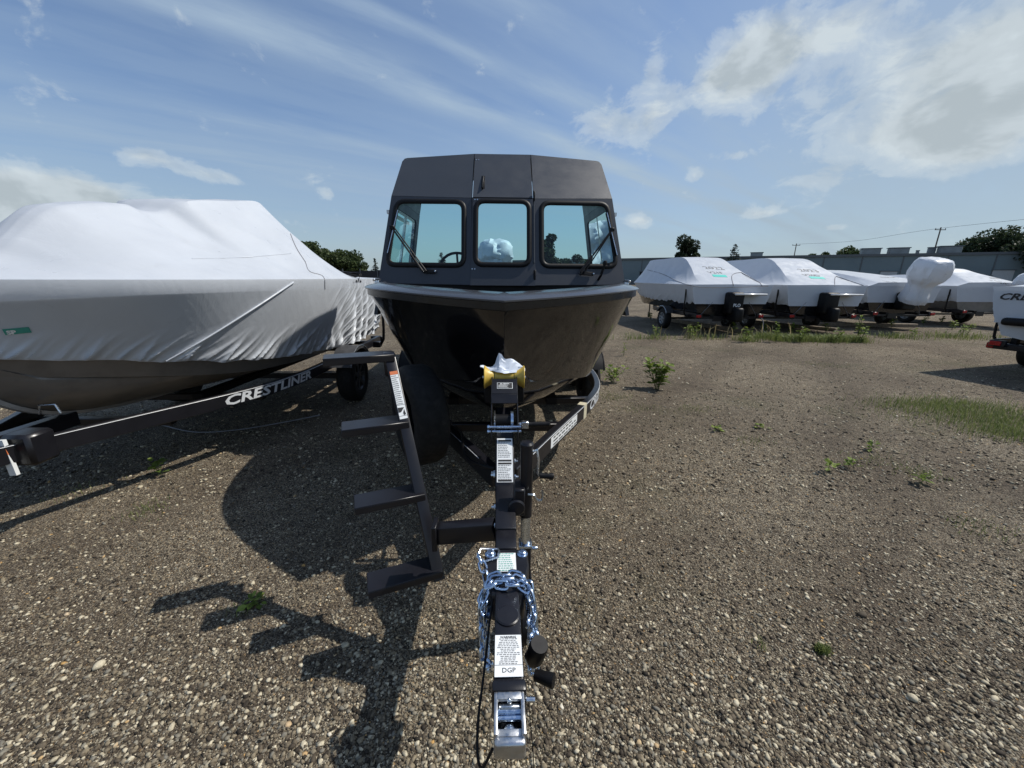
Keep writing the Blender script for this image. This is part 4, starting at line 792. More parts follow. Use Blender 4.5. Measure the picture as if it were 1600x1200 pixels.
def drape_quad(root, px, py, w, hgt, mat, name, rot=0, k=6):
    fr = decal_frame(root, px, py, rot)
    if fr is None: print('MISSQ', name); return
    h, n, x, y = fr; bvh, M4, inv, _ = root_info[root.name]; P = np.zeros((k, k, 3))
    for i in range(k):
        for j in range(k):
            p = h+x*(w*i/(k-1))-y*(hgt*j/(k-1)); q = bvh.ray_cast(p+n*.3, -n, .6); P[i, j] = inv @ ((q[0] if q[0] is not None else p)+n*.004)
    m = MB(); m.grid(P); return m.build(name, mat, root, smooth=0)
def drape_line(root, pxs, r, mat, name, nn=24, lift=.003):
    bvh, M4, inv, _ = root_info[root.name]; pts = []
    c = catmull([(a, b, 0) for a, b in pxs], nn)
    for a, b, _q in c:
        h, n = pick(root, a, b)
        if h is not None: pts.append(inv @ (h+(CAMP-h).normalized()*(r+lift)))
    if len(pts) > 2: m = MB(); m.tube(pts, r, 6); return m.build(name, mat, root)

# --- the big one alongside, bow towards the camera
LB = wrapped_boat('tall white shrink-wrapped boat with grey hull beside the black cabin boat', (-3.1, 5.0, 0), 0.0, 4.55, 1.60,
    [(0, 1.6, 0), (.4, 1.68, .06), (.58, 1.82, .08), (.75, 1.98, .10), (.91, 2.06, .12), (1.28, 2.13, .14), (1.42, 2.105, .16), (1.6, 2.13, .2), (1.78, 2.24, .3), (2.3, 2.33, .34), (2.72, 2.40, .34), (2.92, 2.33, .32), (3.08, 2.05, .32), (3.25, 1.87, .32), (3.6, 1.73, .4), (4.0, 1.63, .5), (4.6, 1.59, .6)],
    dz=.0, taper=.93, n=520, seed=5, keel=True, low=[(0, .70), (1.0, .86), (2.0, .95), (3.0, 1.0), (4.6, 1.0)], wr=1.0, ragged=.012, far_from=2.3, sagk=.55, srows=72)
drape_line(LB, [(459, 441), (400, 480), (330, 524), (268, 560), (232, 578)], .007, 'shrink_wrap', 'cover_strap', 40)
drape_line(LB, [(268, 560), (276, 590), (284, 622)], .004, 'rope_gray', 'cord_end', 8)
drape_line(LB, [(448, 350), (462, 385), (477, 409)], .005, 'rope_gray', 'cord', 20)
drape_line(LB, [(477, 409), (484, 424), (505, 432), (508, 452)], .004, 'rope_gray', 'cord', 20)
drape_line(LB, [(300, 404), (380, 402), (455, 396)], .003, 'shrink_wrap', 'heat_seam', 20)
drape_quad(LB, 3, 514, .10, .040, 'ink_green', 'green_tape', R(4)); drape_text(LB, 12, 522, 'SP', .035, 'label_white', R(4), name='tape_writing')
drape_text(LB, 552, 441, '7072', .16, 'ink', R(0), bold=.004)
LT = simple_trailer('black boat trailer lettered CRESTLINER under the tall wrapped boat with grey hull', (-3.1, 5.0, 0), 0.0)
m = MB(); m.bar((.135, 2.03, .655), (.150, 2.025, .43), .04, .02); tp = m.build('safety_tape', 'label_white', LT)
m = MB(); m.bar((.138, 2.029, .61), (.141, 2.028, .565), .042, .022); m.build('red_stripe', 'orange_ink', tp)
m = MB(); m.box((.17, 2.13, .57), (.17, .16, .20)); m.build('winch_block', 'trailer_paint', LT, bevel=.02)
m = MB(); m.tube([(.08, 2.3, .72), (.09, 2.3, .78), (.17, 2.32, .78), (.19, 2.32, .72)], .007, 8); m.build('u_bolt', 'zinc', LT)

# --- the row on the far side of the lane, sterns towards the camera
PI = math.pi
PROF = [(0, 1.55, .0), (.45, 1.68, .2), (.8, 1.98, .35), (1.1, 2.22, .5), (1.6, 2.27, .6), (2.6, 2.27, .62), (3.9, 2.26, .62), (4.6, 1.98, .7), (5.2, 1.68, .85), (5.85, 1.42, .95)]
LOW = [(0, .45), (2, .72), (6, .66)]
rowspec = []
WA = wrapped_boat('white wrapped boat with teal tag, next in line to the black cabin boat', (6.55, 12.85, 0), PI+R(3), 5.8, 1.65, PROF, zc=1.44, low=LOW, dz=-.04, n=120, seed=11, hullmat='hull_black', ragged=.04, wr=.8, group='wrapped boats in the far row')
WB = wrapped_boat('white wrapped boat with teal tag, second in the far row from the cabin boat', (9.50, 13.0, 0), PI+R(1), 5.8, 1.65, PROF, zc=1.44, low=LOW, dz=-.04, n=120, seed=12, hullmat='hull_black', ragged=.04, wr=.9, group='wrapped boats in the far row')
WC = wrapped_boat('low white wrapped boat with big tilted wrapped outboard motor at its stern', (12.95, 13.9, 0), PI, 5.6, 1.5, [(0, 1.5, 0), (.8, 1.62, .3), (2.0, 1.95, .5), (3.4, 1.85, .6), (4.4, 1.72, .7), (5.7, 1.5, .9)], zc=1.40, low=LOW, dz=-.06, n=120, seed=13, hullmat='hull_black', ragged=.04, wr=.9, group='wrapped boats in the far row')
WD = wrapped_boat('white wrapped boat with low single peak behind the transom lettered CRESTLINER', (17.0, 14.8, 0), PI, 5.6, 1.5, [(0, 1.5, 0), (.8, 1.62, .3), (2.2, 1.78, .5), (3.6, 1.85, .4), (4.3, 2.02, .2), (4.7, 1.85, .5), (5.7, 1.5, .9)], zc=1.42, low=LOW, dz=-.06, n=120, seed=14, wr=.9, group='wrapped boats in the far row')
simple_trailer('black trailer with grey wheels under the teal-tagged boat next to the cabin boat', (6.55, 12.85, 0), PI+R(3), text=False, rimm='rim_gray', group='trailers in the far row')
simple_trailer('black trailer under the teal-tagged boat, second in the far row from the cabin boat', (9.50, 13.0, 0), PI+R(1), text=False, rimm='rim_gray', group='trailers in the far row')
simple_trailer('black trailer under the low wrapped boat with the tilted outboard motor', (12.95, 13.9, 0), PI, text=False, rimm='rim_gray', group='trailers in the far row')
simple_trailer('black trailer under the wrapped boat with low single peak', (17.0, 14.8, 0), PI, text=False, rimm='rim_gray', group='trailers in the far row')
for W, t1, t2, px, py in ((WA, '2022', 'V21F', 1103, 424), (WB, '2023', 'V20D', 1252, 428), (WC, '4706', '70A', 1381, 438), (WD, '4705', '70A', 1552, 440)):
    drape_text(W, px-1, py-4, t1, .24, 'ink_gray', R(-4), bold=0, sx=1.3, shear=-.3); drape_text(W, px+5, py+3, t2, .17, 'ink_gray', R(-4), bold=0, sx=1.3, shear=-.3)
drape_quad(WA, 1112, 429, .42, .16, 'teal', 'teal_tag', R(-3)); drape_quad(WB, 1263, 432, .44, .16, 'teal', 'teal_tag', R(-3))
drape_line(WA, [(1146, 447), (1144, 430), (1160, 426), (1180, 433), (1191, 447)], .010, 'rope_gray', 'vent_seam'); drape_line(WB, [(1304, 447), (1306, 432), (1322, 430), (1340, 438), (1349, 446)], .010, 'rope_gray', 'vent_seam')
drape_line(WA, [(1005, 420), (1035, 428), (1060, 440), (1090, 448), (1140, 449), (1200, 447)], .008, 'rope_gray', 'strap')
def stern_gear(W, x0, L, logo=True):
    m = MB(); m.box((x0, L+.16, .93), (.42, .34, .62)); m.box((x0, L+.30, .62), (.22, .5, .40)); d = m.build('stern_drive', 'rubber', W, bevel=.07, seg=3)
    m = MB(); m.box((x0-.35, L+.20, 1.18), (.95, .40, .05)); m.build('swim_platform', 'hull_white', W, bevel=.02)
    if logo: letters('drive_logo', 'PLO', .12, lambda a, b: V((x0+.12-a, L+.335, .84+b)), 'label_white', d, bold=.004, sx=1.0)
stern_gear(WA, .0, 5.8); stern_gear(WB, .0, 5.8, False)
wrapped_motor(WC, (0, 5.95, .92), 1.38, .92, .90, R(-15), 21); m = MB(); m.box((0, 5.78, .95), (.5, .3, .55)); m.build('motor_bracket', 'rubber', WC, bevel=.05)
wrapped_motor(WD, (-.75, 5.9, .92), .95, .7, .75, R(-14), 22)
for W, L_, sx_ in ((WA, 5.8, .9), (WB, 5.8, .9), (WC, 5.6, .8)):          # tie-down straps at the sterns
    for s in (-1, 1):
        m = MB(); m.bar((s*.55, L_+.02, .95), (s*sx_, L_-.02, .52), .03, .006); m.build('tie_strap', 'rope_gray', W)
m = MB(); m.tube(catmull([(-.95, 5.85, .55), (-1.0, 5.95, .40), (-1.02, 6.0, .15), (-1.25, 6.05, .02), (-1.5, 6.1, .015)], 20).tolist(), .012, 6); m.build('loose_rope', 'rope_gray', WA)

# --- the one whose transom faces the lane at the right
EROT = R(104.5)
WE = wrapped_boat('white wrapped boat whose transom is lettered CRESTLINER, bow pointing away from lane', (10.52, 5.93, 0), EROT, 5.6, 1.65, [(0, 1.5, 0), (.8, 1.62, .3), (2.2, 1.9, .5), (4.2, 1.8, .6), (5.3, 1.54, .9), (5.6, 1.51, 1.0)], zc=1.50, low=[(0, .6), (4, .72), (6, .74)], hullmat='hull_white', n=140, seed=15, wr=.8)
letters('lettering', 'CRESTLINER', .150, lambda a, b: V((1.12-a, 5.632, 1.29+b)), 'ink', WE, bold=.004, shear=.25, sx=1.25)
m = MB(); m.box((0.1, 5.66, .93), (1.75, .12, .13)); m.build('stern_step', 'rubber', WE, bevel=.05, seg=3)
m = MB(); m.box((.30, 5.72, .70), (.36, .24, .50)); m.build('stern_drive', 'rubber', WE, bevel=.04)
m = MB(); m.box((.80, 5.5, .62), (.07, .1, .22)); m.build('bunk_stop', 'rubber', WE)
ET = simple_trailer('black trailer with red lamp under the wrapped boat with lettered transom', (10.52, 5.93, 0), EROT, text=False, rimm='rim')
m = MB(); m.box((0, 6.48, .50), (2.15, .08, .11)); m.build('rear_bumper', 'trailer_paint', ET, bevel=.01)
m = MB(); m.box((.45, 6.524, .50), (.20, .004, .085)); m.build('bumper_label', 'label_white', ET)
for s in (-1, 1):
    m = MB(); m.box((s*1.03, 6.525, .50), (.09, .012, .09)); m.build('side_marker', 'tail_red', ET, bevel=.004)

# --- timbers left lying under the row
for k, (a, b, w, lb) in enumerate((((6.3, 15.4), (7.5, 11.5), .12, 'weathered timber lying under the teal-tagged boat next to the cabin boat'), ((9.3, 14.6), (10.7, 12.0), .11, 'short weathered timber under the second teal-tagged boat of the far row'), ((11.2, 13.6), (14.6, 13.2), .12, 'long weathered timber lying under the boat with the tilted motor'))):
    m = MB(); m.bar((a[0], a[1], w/2), (b[0], b[1], w/2), w*1.3, w); t_ = m.build('timber', 'wood', bevel=.01, o0=((a[0]+b[0])/2, (a[1]+b[1])/2, 0)); tag(t_, lb, 'timber', 'timbers under the far row')
# ------------------------------------------------------------------ distance
def azp(az, d): return V((d*math.sin(R(az)), d*math.cos(R(az)), 0))
BA, BB = V((-6, 124, 0)), V((118, 49, 0)); BD = (BB-BA).normalized(); BN = V((BD.y, -BD.x, 0)); BL = (BB-BA).length; HB = 6.15
bd = thing('warehouse', 'long low grey metal warehouse with rooftop units behind the boats', 'building', (BA+BB)/2)
def bpt(t, z, n=0): return BA+BD*t+BN*n+V((0, 0, z))
m = MB(); q = [bpt(0, 0), bpt(BL, 0), bpt(BL, 0, -40), bpt(0, 0, -40)]; qs = [p+V((0, 0, HB)) for p in q]; m.add(q+qs, [(0, 1, 5, 4), (1, 2, 6, 5), (2, 3, 7, 6), (3, 0, 4, 7), (4, 5, 6, 7)]); m.build('wall', 'wall_gray', bd, smooth=0)
m = MB(); m.bar(bpt(-.3, HB+.05, .08), bpt(BL+.3, HB+.05, .08), .3, .45); m.build('roof_edge', 'roof_trim', bd)
m = MB(); m.bar(bpt(0, .5, .05), bpt(BL, .5, .05), .12, 1.0); m.build('base_course', 'roof_trim', bd)
for k in range(1, int(BL/6)):
    m = MB(); m.bar(bpt(k*6, 0, .03), bpt(k*6, HB-.2, .03), .16, .1, up=BN); m.build('wall_joint', 'roof_trim', bd)
def bt(px):                                                    # where along the front a sight line meets it
    d = cray(px, 420); den = d.x*BN.x+d.y*BN.y; s_ = ((BA-CAMP).x*BN.x+(BA-CAMP).y*BN.y)/den; p = CAMP+d*s_; return (p-BA).dot(BD)
for px, w, h, dk in ((1569, 2.6, 3.2, 'door_pale'), (1545, 1.2, 2.2, 'dark_void'), (1390, 2.4, 3.0, 'door_pale'), (1320, 2.4, 3.0, 'dark_void'), (1010, 3.0, 3.0, 'dark_void'), (1440, 2.0, 2.6, 'dark_void')):
    t = bt(px); m = MB(); m.box(bpt(t, h/2+.15, .06), (w, .12, h), Matrix.Rotation(math.atan2(BD.y, BD.x), 3, 'Z')); dr = m.build('door', dk, bd)
    m = MB(); m.box(bpt(t, h+.22, .09), (w+.3, .2, .15), Matrix.Rotation(math.atan2(BD.y, BD.x), 3, 'Z')); m.build('lintel', 'roof_trim', dr)
for px, w, h, back in ((1362, 2.9, 1.15, 4), (1407, 2.9, 1.15, 4), (1486, 2.9, 1.2, 3), (1461, 1.1, 1.1, 4), (1439, .5, .6, 4), (1180, 2.4, 1.0, 7)):
    t = bt(px); m = MB(); m.box(bpt(t, HB+.3+h/2, -back), (w, w*.6, h), Matrix.Rotation(math.atan2(BD.y, BD.x), 3, 'Z')); u = m.build('rooftop_unit', 'unit_gray', bd, bevel=.08)
    m = MB(); m.box(bpt(t, HB+.3+h+.06, -back), (w*1.1, w*.66, .14), Matrix.Rotation(math.atan2(BD.y, BD.x), 3, 'Z')); m.build('unit_cap', 'roof_trim', u)
# black screen fence beyond the left row
FA, FB = azp(-31, 66), azp(-14, 58); fd = (FB-FA).normalized(); fl = (FB-FA).length
fn_ = thing('screen_fence', 'black screened fence beyond the wrapped boat with grey hull', 'fence', (FA+FB)/2)
for k in range(int(fl/2.4)+1):
    p = FA+fd*(k*2.4); h = 2.35+.12*math.sin(k*2.1); m = MB(); m.box(p+V((0, 0, 1.3)), (.09, .09, 2.6)); m.build('post', 'roof_trim', fn_)
    m = MB(); m.bar(p+V((0, 0, h/2))+fd*.05, p+fd*2.35+V((0, 0, h/2)), .03, h); m.build('screen_panel', 'fence_black', fn_)
# utility poles and wire
def pole(px, d, h, lb):
    r_ = cray(px, 430); p = V((r_.x, r_.y, 0)).normalized()*d; t = thing('utility_pole', lb, 'pole', p, group='utility poles behind the warehouse')
    m = MB(); m.cyl(p, p+V((0, 0, h)), .17, 8, .11); m.build('shaft', 'pole_wood', t); m = MB(); m.box(p+V((0, 0, h-.5)), (2.4, .12, .14)); m.build('crossarm', 'pole_wood', t)
    for q in (-1.1, 0, 1.1): m = MB(); m.cyl(p+V((q, 0, h-.43)), p+V((q, 0, h-.15)), .06, 6); m.build('insulator', 'unit_gray', t)
    return p+V((0, 0, h-.2))
q1 = pole(1449, 128, 12.6, 'taller wooden utility pole with crossarm above the warehouse roof'); q2 = pole(1235, 150, 12.0, 'far wooden utility pole whose crossarm just clears the wrapped boats')
mid = (q1+q2)/2-V((0, 0, .8)); m = MB(); m.tube(catmull([tuple(q2), tuple(mid), tuple(q1), tuple(q1+(q1-q2)*.8+V((0, 0, -.3)))], 40).tolist(), .025, 5); w_ = m.build('power_line', 'rubber', o0=tuple((q1+q2)/2)); tag(w_, 'thin power line strung between the two utility poles', 'wire')

# ------------------------------------------------------------------ trees
def leaf_cloud(name, pts, sizes, mat, parent, tint, o0, aspect=1.0, droop=0.0):
    n = len(pts); rr = RNG; d = rr.normal(size=(n, 3)); d /= np.linalg.norm(d, axis=1)[:, None]; e = rr.normal(size=(n, 3)); e -= (e*d).sum(1)[:, None]*d; e /= np.linalg.norm(e, axis=1)[:, None]
    a = d*sizes[:, None]; b = e*sizes[:, None]*aspect; P = pts-np.array(o0)
    v = np.stack([P-a, P-b*.6+a*.1, P+a, P+b*.6+a*.1], 1).reshape(-1, 3); me = bpy.data.meshes.new(name)
    me.vertices.add(4*n); me.vertices.foreach_set('co', v.ravel()); me.loops.add(4*n); me.loops.foreach_set('vertex_index', np.arange(4*n, dtype=np.int32)); me.polygons.add(n)
    me.polygons.foreach_set('loop_start', np.arange(0, 4*n, 4, dtype=np.int32)); me.polygons.foreach_set('loop_total', np.full(n, 4, np.int32)); me.update(); me.validate()
    at = me.attributes.new('tint', 'FLOAT', 'POINT'); at.data.foreach_set('value', np.repeat(np.clip(tint, 0, 1), 4).astype(np.float32)); me.materials.append(MATS[mat])
    ob = bpy.data.objects.new(name, me); COL.objects.link(ob)
    if parent: ob.parent = parent
    else: ob.location = o0
    ORIG[ob.name] = V(o0); return ob
def tree(label, p, h, w, mat='leaf_tree', trunk=.22, n=5200, lobes=26, leaf=.30, seed=0, group=None, name='broadleaf_tree', shape=1.0):
    rr = np.random.default_rng(seed+100); p = V(p); t = thing(name, label, 'tree', p, group=group); th = h*trunk
    m = MB(); path = [p, p+V((.05, 0, th*.6)), p+V((-.05, .05, th+.3*h*.5))]; k = h*.018+.06
    m.cyl(path[0], path[1], k*1.3, 8, k); m.cyl(path[1], path[2], k, 8, k*.6)
    cen = np.array([p.x, p.y, th+(h-th)*.5]); ctr = []
    for i in range(lobes):
        a = rr.uniform(0, 6.28); u = rr.uniform(-1, 1); r = rr.uniform(.35, .80)**.7; s_ = math.sqrt(1-u*u)
        fz = 1.0 if u > -.3 else .85
        c = cen+np.array([r*s_*math.cos(a)*w/2*.86, r*s_*math.sin(a)*w/2*.86, r*u*(h-th)/2*.9*fz*shape]); ctr.append(c)
        if i < 9: m.cyl(path[1]+V((0, 0, rr.uniform(0, .4)*th)), tuple(c), k*.32, 5, k*.08)
    m.build('trunk', 'bark', t, smooth=60)
    pts = []; tn = []
    per = n//lobes
    for c in ctr:
        rad = rr.uniform(.13, .25)*w; d = rr.normal(size=(per, 3)); d /= np.linalg.norm(d, axis=1)[:, None]; rad_ = rad*rr.uniform(.45, 1.0, per)**.6
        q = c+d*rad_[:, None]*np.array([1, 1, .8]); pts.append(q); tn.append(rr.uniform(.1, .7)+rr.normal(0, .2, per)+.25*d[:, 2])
    pts = np.vstack(pts); tn = np.concatenate(tn); pts[:, 2] = np.maximum(pts[:, 2], th*.75)
    leaf_cloud('crown', pts, rr.uniform(.5, 1.15, len(pts))*leaf, mat, t, tn, p); return t
def conifer(label, p, h, w, seed=0, group=None, n=2600):
    rr = np.random.default_rng(seed+300); p = V(p); t = thing('conifer_tree', label, 'tree', p, group=group); m = MB(); m.cyl(p, p+V((0, 0, h*.97)), h*.02+.05, 8, .02); m.build('trunk', 'bark', t)
    pts = []
    for lv in np.linspace(.08, .98, 22):
        nb = int(6+5*(1-lv))
        for b in range(nb):
            a = rr.uniform(0, 6.28); ln = (1-lv)**.85*w/2*rr.uniform(.72, 1.1)+.08; k = max(4, int(n*(1-lv)/130)); s_ = rr.uniform(.15, 1, k)
            pts.append(np.stack([p.x+math.cos(a)*ln*s_+rr.normal(0, .05*w/3, k), p.y+math.sin(a)*ln*s_+rr.normal(0, .05*w/3, k), lv*h-.10*ln*s_+.13*ln*s_**2+rr.normal(0, .05, k)], 1))
    pts = np.vstack(pts); leaf_cloud('crown', pts, rr.uniform(.5, 1.2, len(pts))*.045*h**.8, 'leaf_conifer', t, rr.uniform(0, 1, len(pts)), p, .7); return t
GT = 'trees beyond the fence and boats'
tree('olive green bushy tree beyond the black screen fence, tallest of its clump', azp(-25.4, 84), 8.0, 7.0, seed=1, group=GT)
tree('spreading tree beyond the black screen fence, second in its clump from the wrapped boat', azp(-23.3, 88), 7.2, 8.0, seed=2, group=GT)
tree('rounded tree beyond the black screen fence, third in its clump from the wrapped boat', azp(-21.2, 84), 6.8, 7.0, seed=3, group=GT)
tree('small pale tree at the end of the clump beyond the black screen fence', azp(-19.6, 82), 4.9, 4.2, seed=4, group=GT, n=2600)
conifer('small dark conifer partly hidden beside the black boat cabin', azp(-17.2, 60), 4.0, 2.6, seed=1, group=GT)
conifer('dark conifer seen through the cabin window above the steering wheel', azp(-8.3, 78), 6.0, 4.8, seed=2, group=GT, n=4600)
tree('big rounded dark tree seen through the cabin window with the grab lever', azp(6.7, 74), 9.6, 7.0, 'leaf_dark', trunk=.06, seed=5, group=GT, n=6500)
tree('lower dark tree seen through the cabin window next to the wiper', azp(10.6, 82), 6.3, 6.4, 'leaf_dark', trunk=.05, seed=6, group=GT)
tree('dark domed tree rising behind the first teal-tagged wrapped boat', azp(24.7, 98), 11.2, 6.9, 'leaf_dark', trunk=.12, seed=7, group=GT, n=8000)
tree('small bush-like tree beside the dark domed tree', azp(26.3, 98), 6.6, 2.4, 'leaf_dark', trunk=.2, seed=17, group=GT, n=1500)
conifer('dark conifer between the two wrapped boats with teal tags', azp(30.3, 92), 8.2, 6.6, seed=3, group=GT, n=5200)
tree('small round tree behind the warehouse roof, beyond the second teal-tagged boat', azp(38.9, 128), 9.2, 6.6, seed=8, group=GT, trunk=.3)
tree('small upright tree behind the warehouse roof near its first rooftop unit', azp(41.3, 128), 9.4, 6.8, seed=9, group=GT, trunk=.3)
tree('large broad tree standing behind the warehouse roof', azp(51.4, 118), 10.8, 11.0, 'leaf_dark', seed=10, group=GT, n=11000, lobes=40)
tree('tree beside the large broad tree behind the warehouse', azp(54.6, 112), 10.0, 10.0, 'leaf_dark', seed=11, group=GT, n=6000)
tree('low green tree behind the end of the warehouse beside the black cabin boat', azp(17.6, 135), 7.0, 6.0, seed=12, group=GT, trunk=.2)

# ------------------------------------------------------------------ weeds and grass
def weed(label, x, y, h, w, n=26, stems=4, leaf=.035, seed=0, group='weeds growing in the gravel', mat='leaf_weed', name='weed'):
    rr = np.random.default_rng(seed+500); t = thing(name, label, 'weed', (x, y, 0), group=group); m = MB(); V_ = []; F = []; tn = []
    for s in range(stems):
        a = rr.uniform(0, 6.28); tip = V((x+math.cos(a)*w/2*rr.uniform(.2, .8), y+math.sin(a)*w/2*rr.uniform(.2, .8), h*rr.uniform(.6, 1.0))); b = V((x+rr.normal(0, .01), y+rr.normal(0, .01), 0)); md = (b+tip)/2+V((rr.normal(0, .02), rr.normal(0, .02), h*.08)); pth = catmull([tuple(b), tuple(md), tuple(tip)], 8)
        m.tube(pth.tolist(), max(.0012, h*.008), 5)
        for k in range(n//stems+1):
            u = rr.uniform(.15, 1); i = u*7; p = pth[int(i)]+(pth[min(7, int(i)+1)]-pth[int(i)])*(i-int(i)); a = rr.uniform(0, 6.28); L_ = leaf*rr.uniform(.5, 1.2); el = rr.uniform(-.2, .9)
            d = np.array([math.cos(a)*math.cos(el), math.sin(a)*math.cos(el), math.sin(el)]); sd_ = np.array([-math.sin(a), math.cos(a), rr.uniform(-.3, .3)]); up_ = np.cross(d, sd_); o = len(V_)
            q0 = p+d*L_*.35; V_ += [q0, q0+d*L_*.45+sd_*L_*.42, q0+d*L_*.35+up_*-L_*.10, q0+d*L_*.45-sd_*L_*.42, q0+d*L_*1.15-up_*-L_*.12*0-np.array([0, 0, L_*.2]), q0+d*L_*.8+sd_*L_*.33, q0+d*L_*.8-sd_*L_*.33]
            F += [(o, o+2, o+1), (o, o+3, o+2), (o+1, o+2, o+5), (o+2, o+3, o+6), (o+2, o+4, o+5), (o+2, o+6, o+4)]; tn += [rr.uniform(0, 1)]*7
    m.build('stem', 'leaf_weed', t); ob = build('leaves', V_, F, mat, t, smooth=0, recalc=False); at = ob.data.attributes.new('tint', 'FLOAT', 'POINT'); at.data.foreach_set('value', np.array(tn, np.float32)[:len(ob.data.vertices)]); return t
def gz(px, py): d = cray(px, py); s_ = -1.6/d.z; p = CAMP+d*s_; return p.x, p.y
W1 = gz(1026, 608); weed('big leafy green weed standing alone in the gravel beside the black boat', W1[0], W1[1], .44, .46, 170, 12, .085, 1)
W2 = gz(958, 598); weed('sprawling yellowing weed close to the black boat trailer rail', W2[0], W2[1], .26, .50, 80, 9, .065, 2)
W3 = gz(251, 742); weed('small bright weed at the shadow edge under the tall wrapped boat', W3[0], W3[1], .15, .12, 16, 3, .055, 3)
W4 = gz(399, 946); weed('low leafy weed in the shadow in front of the boarding steps', W4[0], W4[1], .045, .09, 16, 5, .035, 4)
far = [(1187, 668, .05, .08, 'tiny round weed on the open gravel past the big weed'), (1120, 672, .05, .06, 'tiny two-leaved weed on the open gravel near the big weed'), (1296, 738, .10, .09, 'thin upright weed with pale tip on the open gravel'), (1328, 733, .10, .12, 'small forked weed next to the thin upright one'), (1358, 704, .10, .15, 'dark broad-leaved weed on the open gravel'), (1437, 756, .12, .14, 'yellow green weed among thin grass on the open gravel'), (975, 556, .28, .10, 'tall thin weed behind the black boat trailer')]
for i, (px, py, h, w, lb) in enumerate(far): a = gz(px, py); weed(lb, a[0], a[1], h, w, 14, 3, .045, 20+i)
rw = [(1016, 500, .5), (1024, 528, .45), (1078, 530, .6), (1086, 526, .5), (1145, 520, .5), (1165, 535, .6), (1195, 520, .5), (1212, 535, .7), (1236, 522, .5), (1250, 535, .6), (1290, 520, .5), (1305, 535, .55), (1340, 525, .8), (1343, 535, .7), (1392, 512, .4), (1442, 508, .5), (1468, 506, .4), (1487, 515, .5), (1503, 525, .5), (1512, 522, .45), (1425, 525, .3)]
for i, (px, py, h) in enumerate(rw): a = gz(px, py); weed('upright weed growing along the front of the far boat row', a[0], a[1], h*.75, .35*h+.1, 34, 5, .075, 60+i, group='weeds along the far boat row')
def grass(name, label, blobs, blade, mat='leaf_grass', dens=1.0, seed=0):
    rr = np.random.default_rng(seed+900); P = []
    for (px, py, rx, ry, n) in blobs:
        c = gz(px, py); k = int(n*dens); a = rr.normal(0, .5, (k, 2)); P.append(np.c_[c[0]+a[:, 0]*rx, c[1]+a[:, 1]*ry])
    P = np.vstack(P); n = len(P); h = blade*rr.uniform(.4, 1.2, n); a = rr.uniform(0, 6.28, n); ln = rr.uniform(.2, .9, n)*h; w = np.maximum(.0018, h*.035); ds = np.stack([np.cos(a), np.sin(a)], 1); sd_ = np.stack([-np.sin(a), np.cos(a)], 1)*w[:, None]
    z0 = np.zeros(n); v = np.stack([np.c_[P-sd_, z0], np.c_[P+sd_, z0], np.c_[P+ds*(ln*.35)[:, None]+sd_*.7, h*.65], np.c_[P+ds*(ln*.35)[:, None]-sd_*.7, h*.65], np.c_[P+ds*ln[:, None], h]], 1).reshape(-1, 3)
    f = []
    o0 = np.array([P[:, 0].mean(), P[:, 1].mean(), 0]); me = bpy.data.meshes.new(name); i0 = np.arange(n)*5
    quads = np.stack([i0, i0+1, i0+2, i0+3], 1); tris = np.stack([i0+3, i0+2, i0+4], 1); me.from_pydata((v-o0).tolist(), [], quads.tolist()+tris.tolist()); me.update()
    at = me.attributes.new('tint', 'FLOAT', 'POINT'); at.data.foreach_set('value', np.repeat(rr.uniform(0, 1, n), 5).astype(np.float32)); me.materials.append(MATS[mat]); ob = bpy.data.objects.new(name, me); COL.objects.link(ob); ob.location = o0
    return tag(ob, label, 'grass', kind='stuff')
grass('grass', 'short green grass spreading along the lane past the lettered transom', [(1500, 640, 1.1, .45, 2200), (1570, 660, .9, .5, 2200), (1450, 632, .7, .3, 700), (1590, 680, .5, .3, 900)], .07, seed=1)
grass('grass', 'long grass growing in front of the far boat row', [(1240, 532, .7, .35, 1500), (1290, 533, .6, .3, 1300), (1330, 533, .4, .35, 900), (1195, 528, .5, .3, 500), (1165, 533, .3, .25, 250), (1490, 528, 1.2, .6, 450), (1010, 530, .8, .3, 200), (1395, 528, .6, .4, 250), (1100, 530, .8, .3, 160)], .17, seed=2)
grass('grass', 'small isolated tuft of grass on the open gravel', [(1284, 1018, .028, .018, 420)], .028, seed=3)
grass('grass', 'sparse grass and moss scattered over the open gravel', [(1440, 740, .16, .14, 160), (1090, 640, .25, .18, 160), (1280, 570, .5, .4, 160), (1180, 690, .2, .15, 90), (1370, 720, .3, .2, 140), (955, 620, .35, .25, 260), (1000, 640, .4, .2, 200), (1540, 830, .2, .2, 120), (1190, 1010, .03, .03, 20), (225, 800, .14, .12, 120), (120, 770, .2, .2, 60), (380, 950, .06, .05, 40)], .035, seed=4)
grass('dry_stalks', 'dry straw stalks standing at the edge of the far boat row', [(1110, 528, 1.3, .2, 34), (1040, 528, .8, .2, 12), (1230, 526, 1.5, .3, 24)], .36, mat='straw', seed=5)

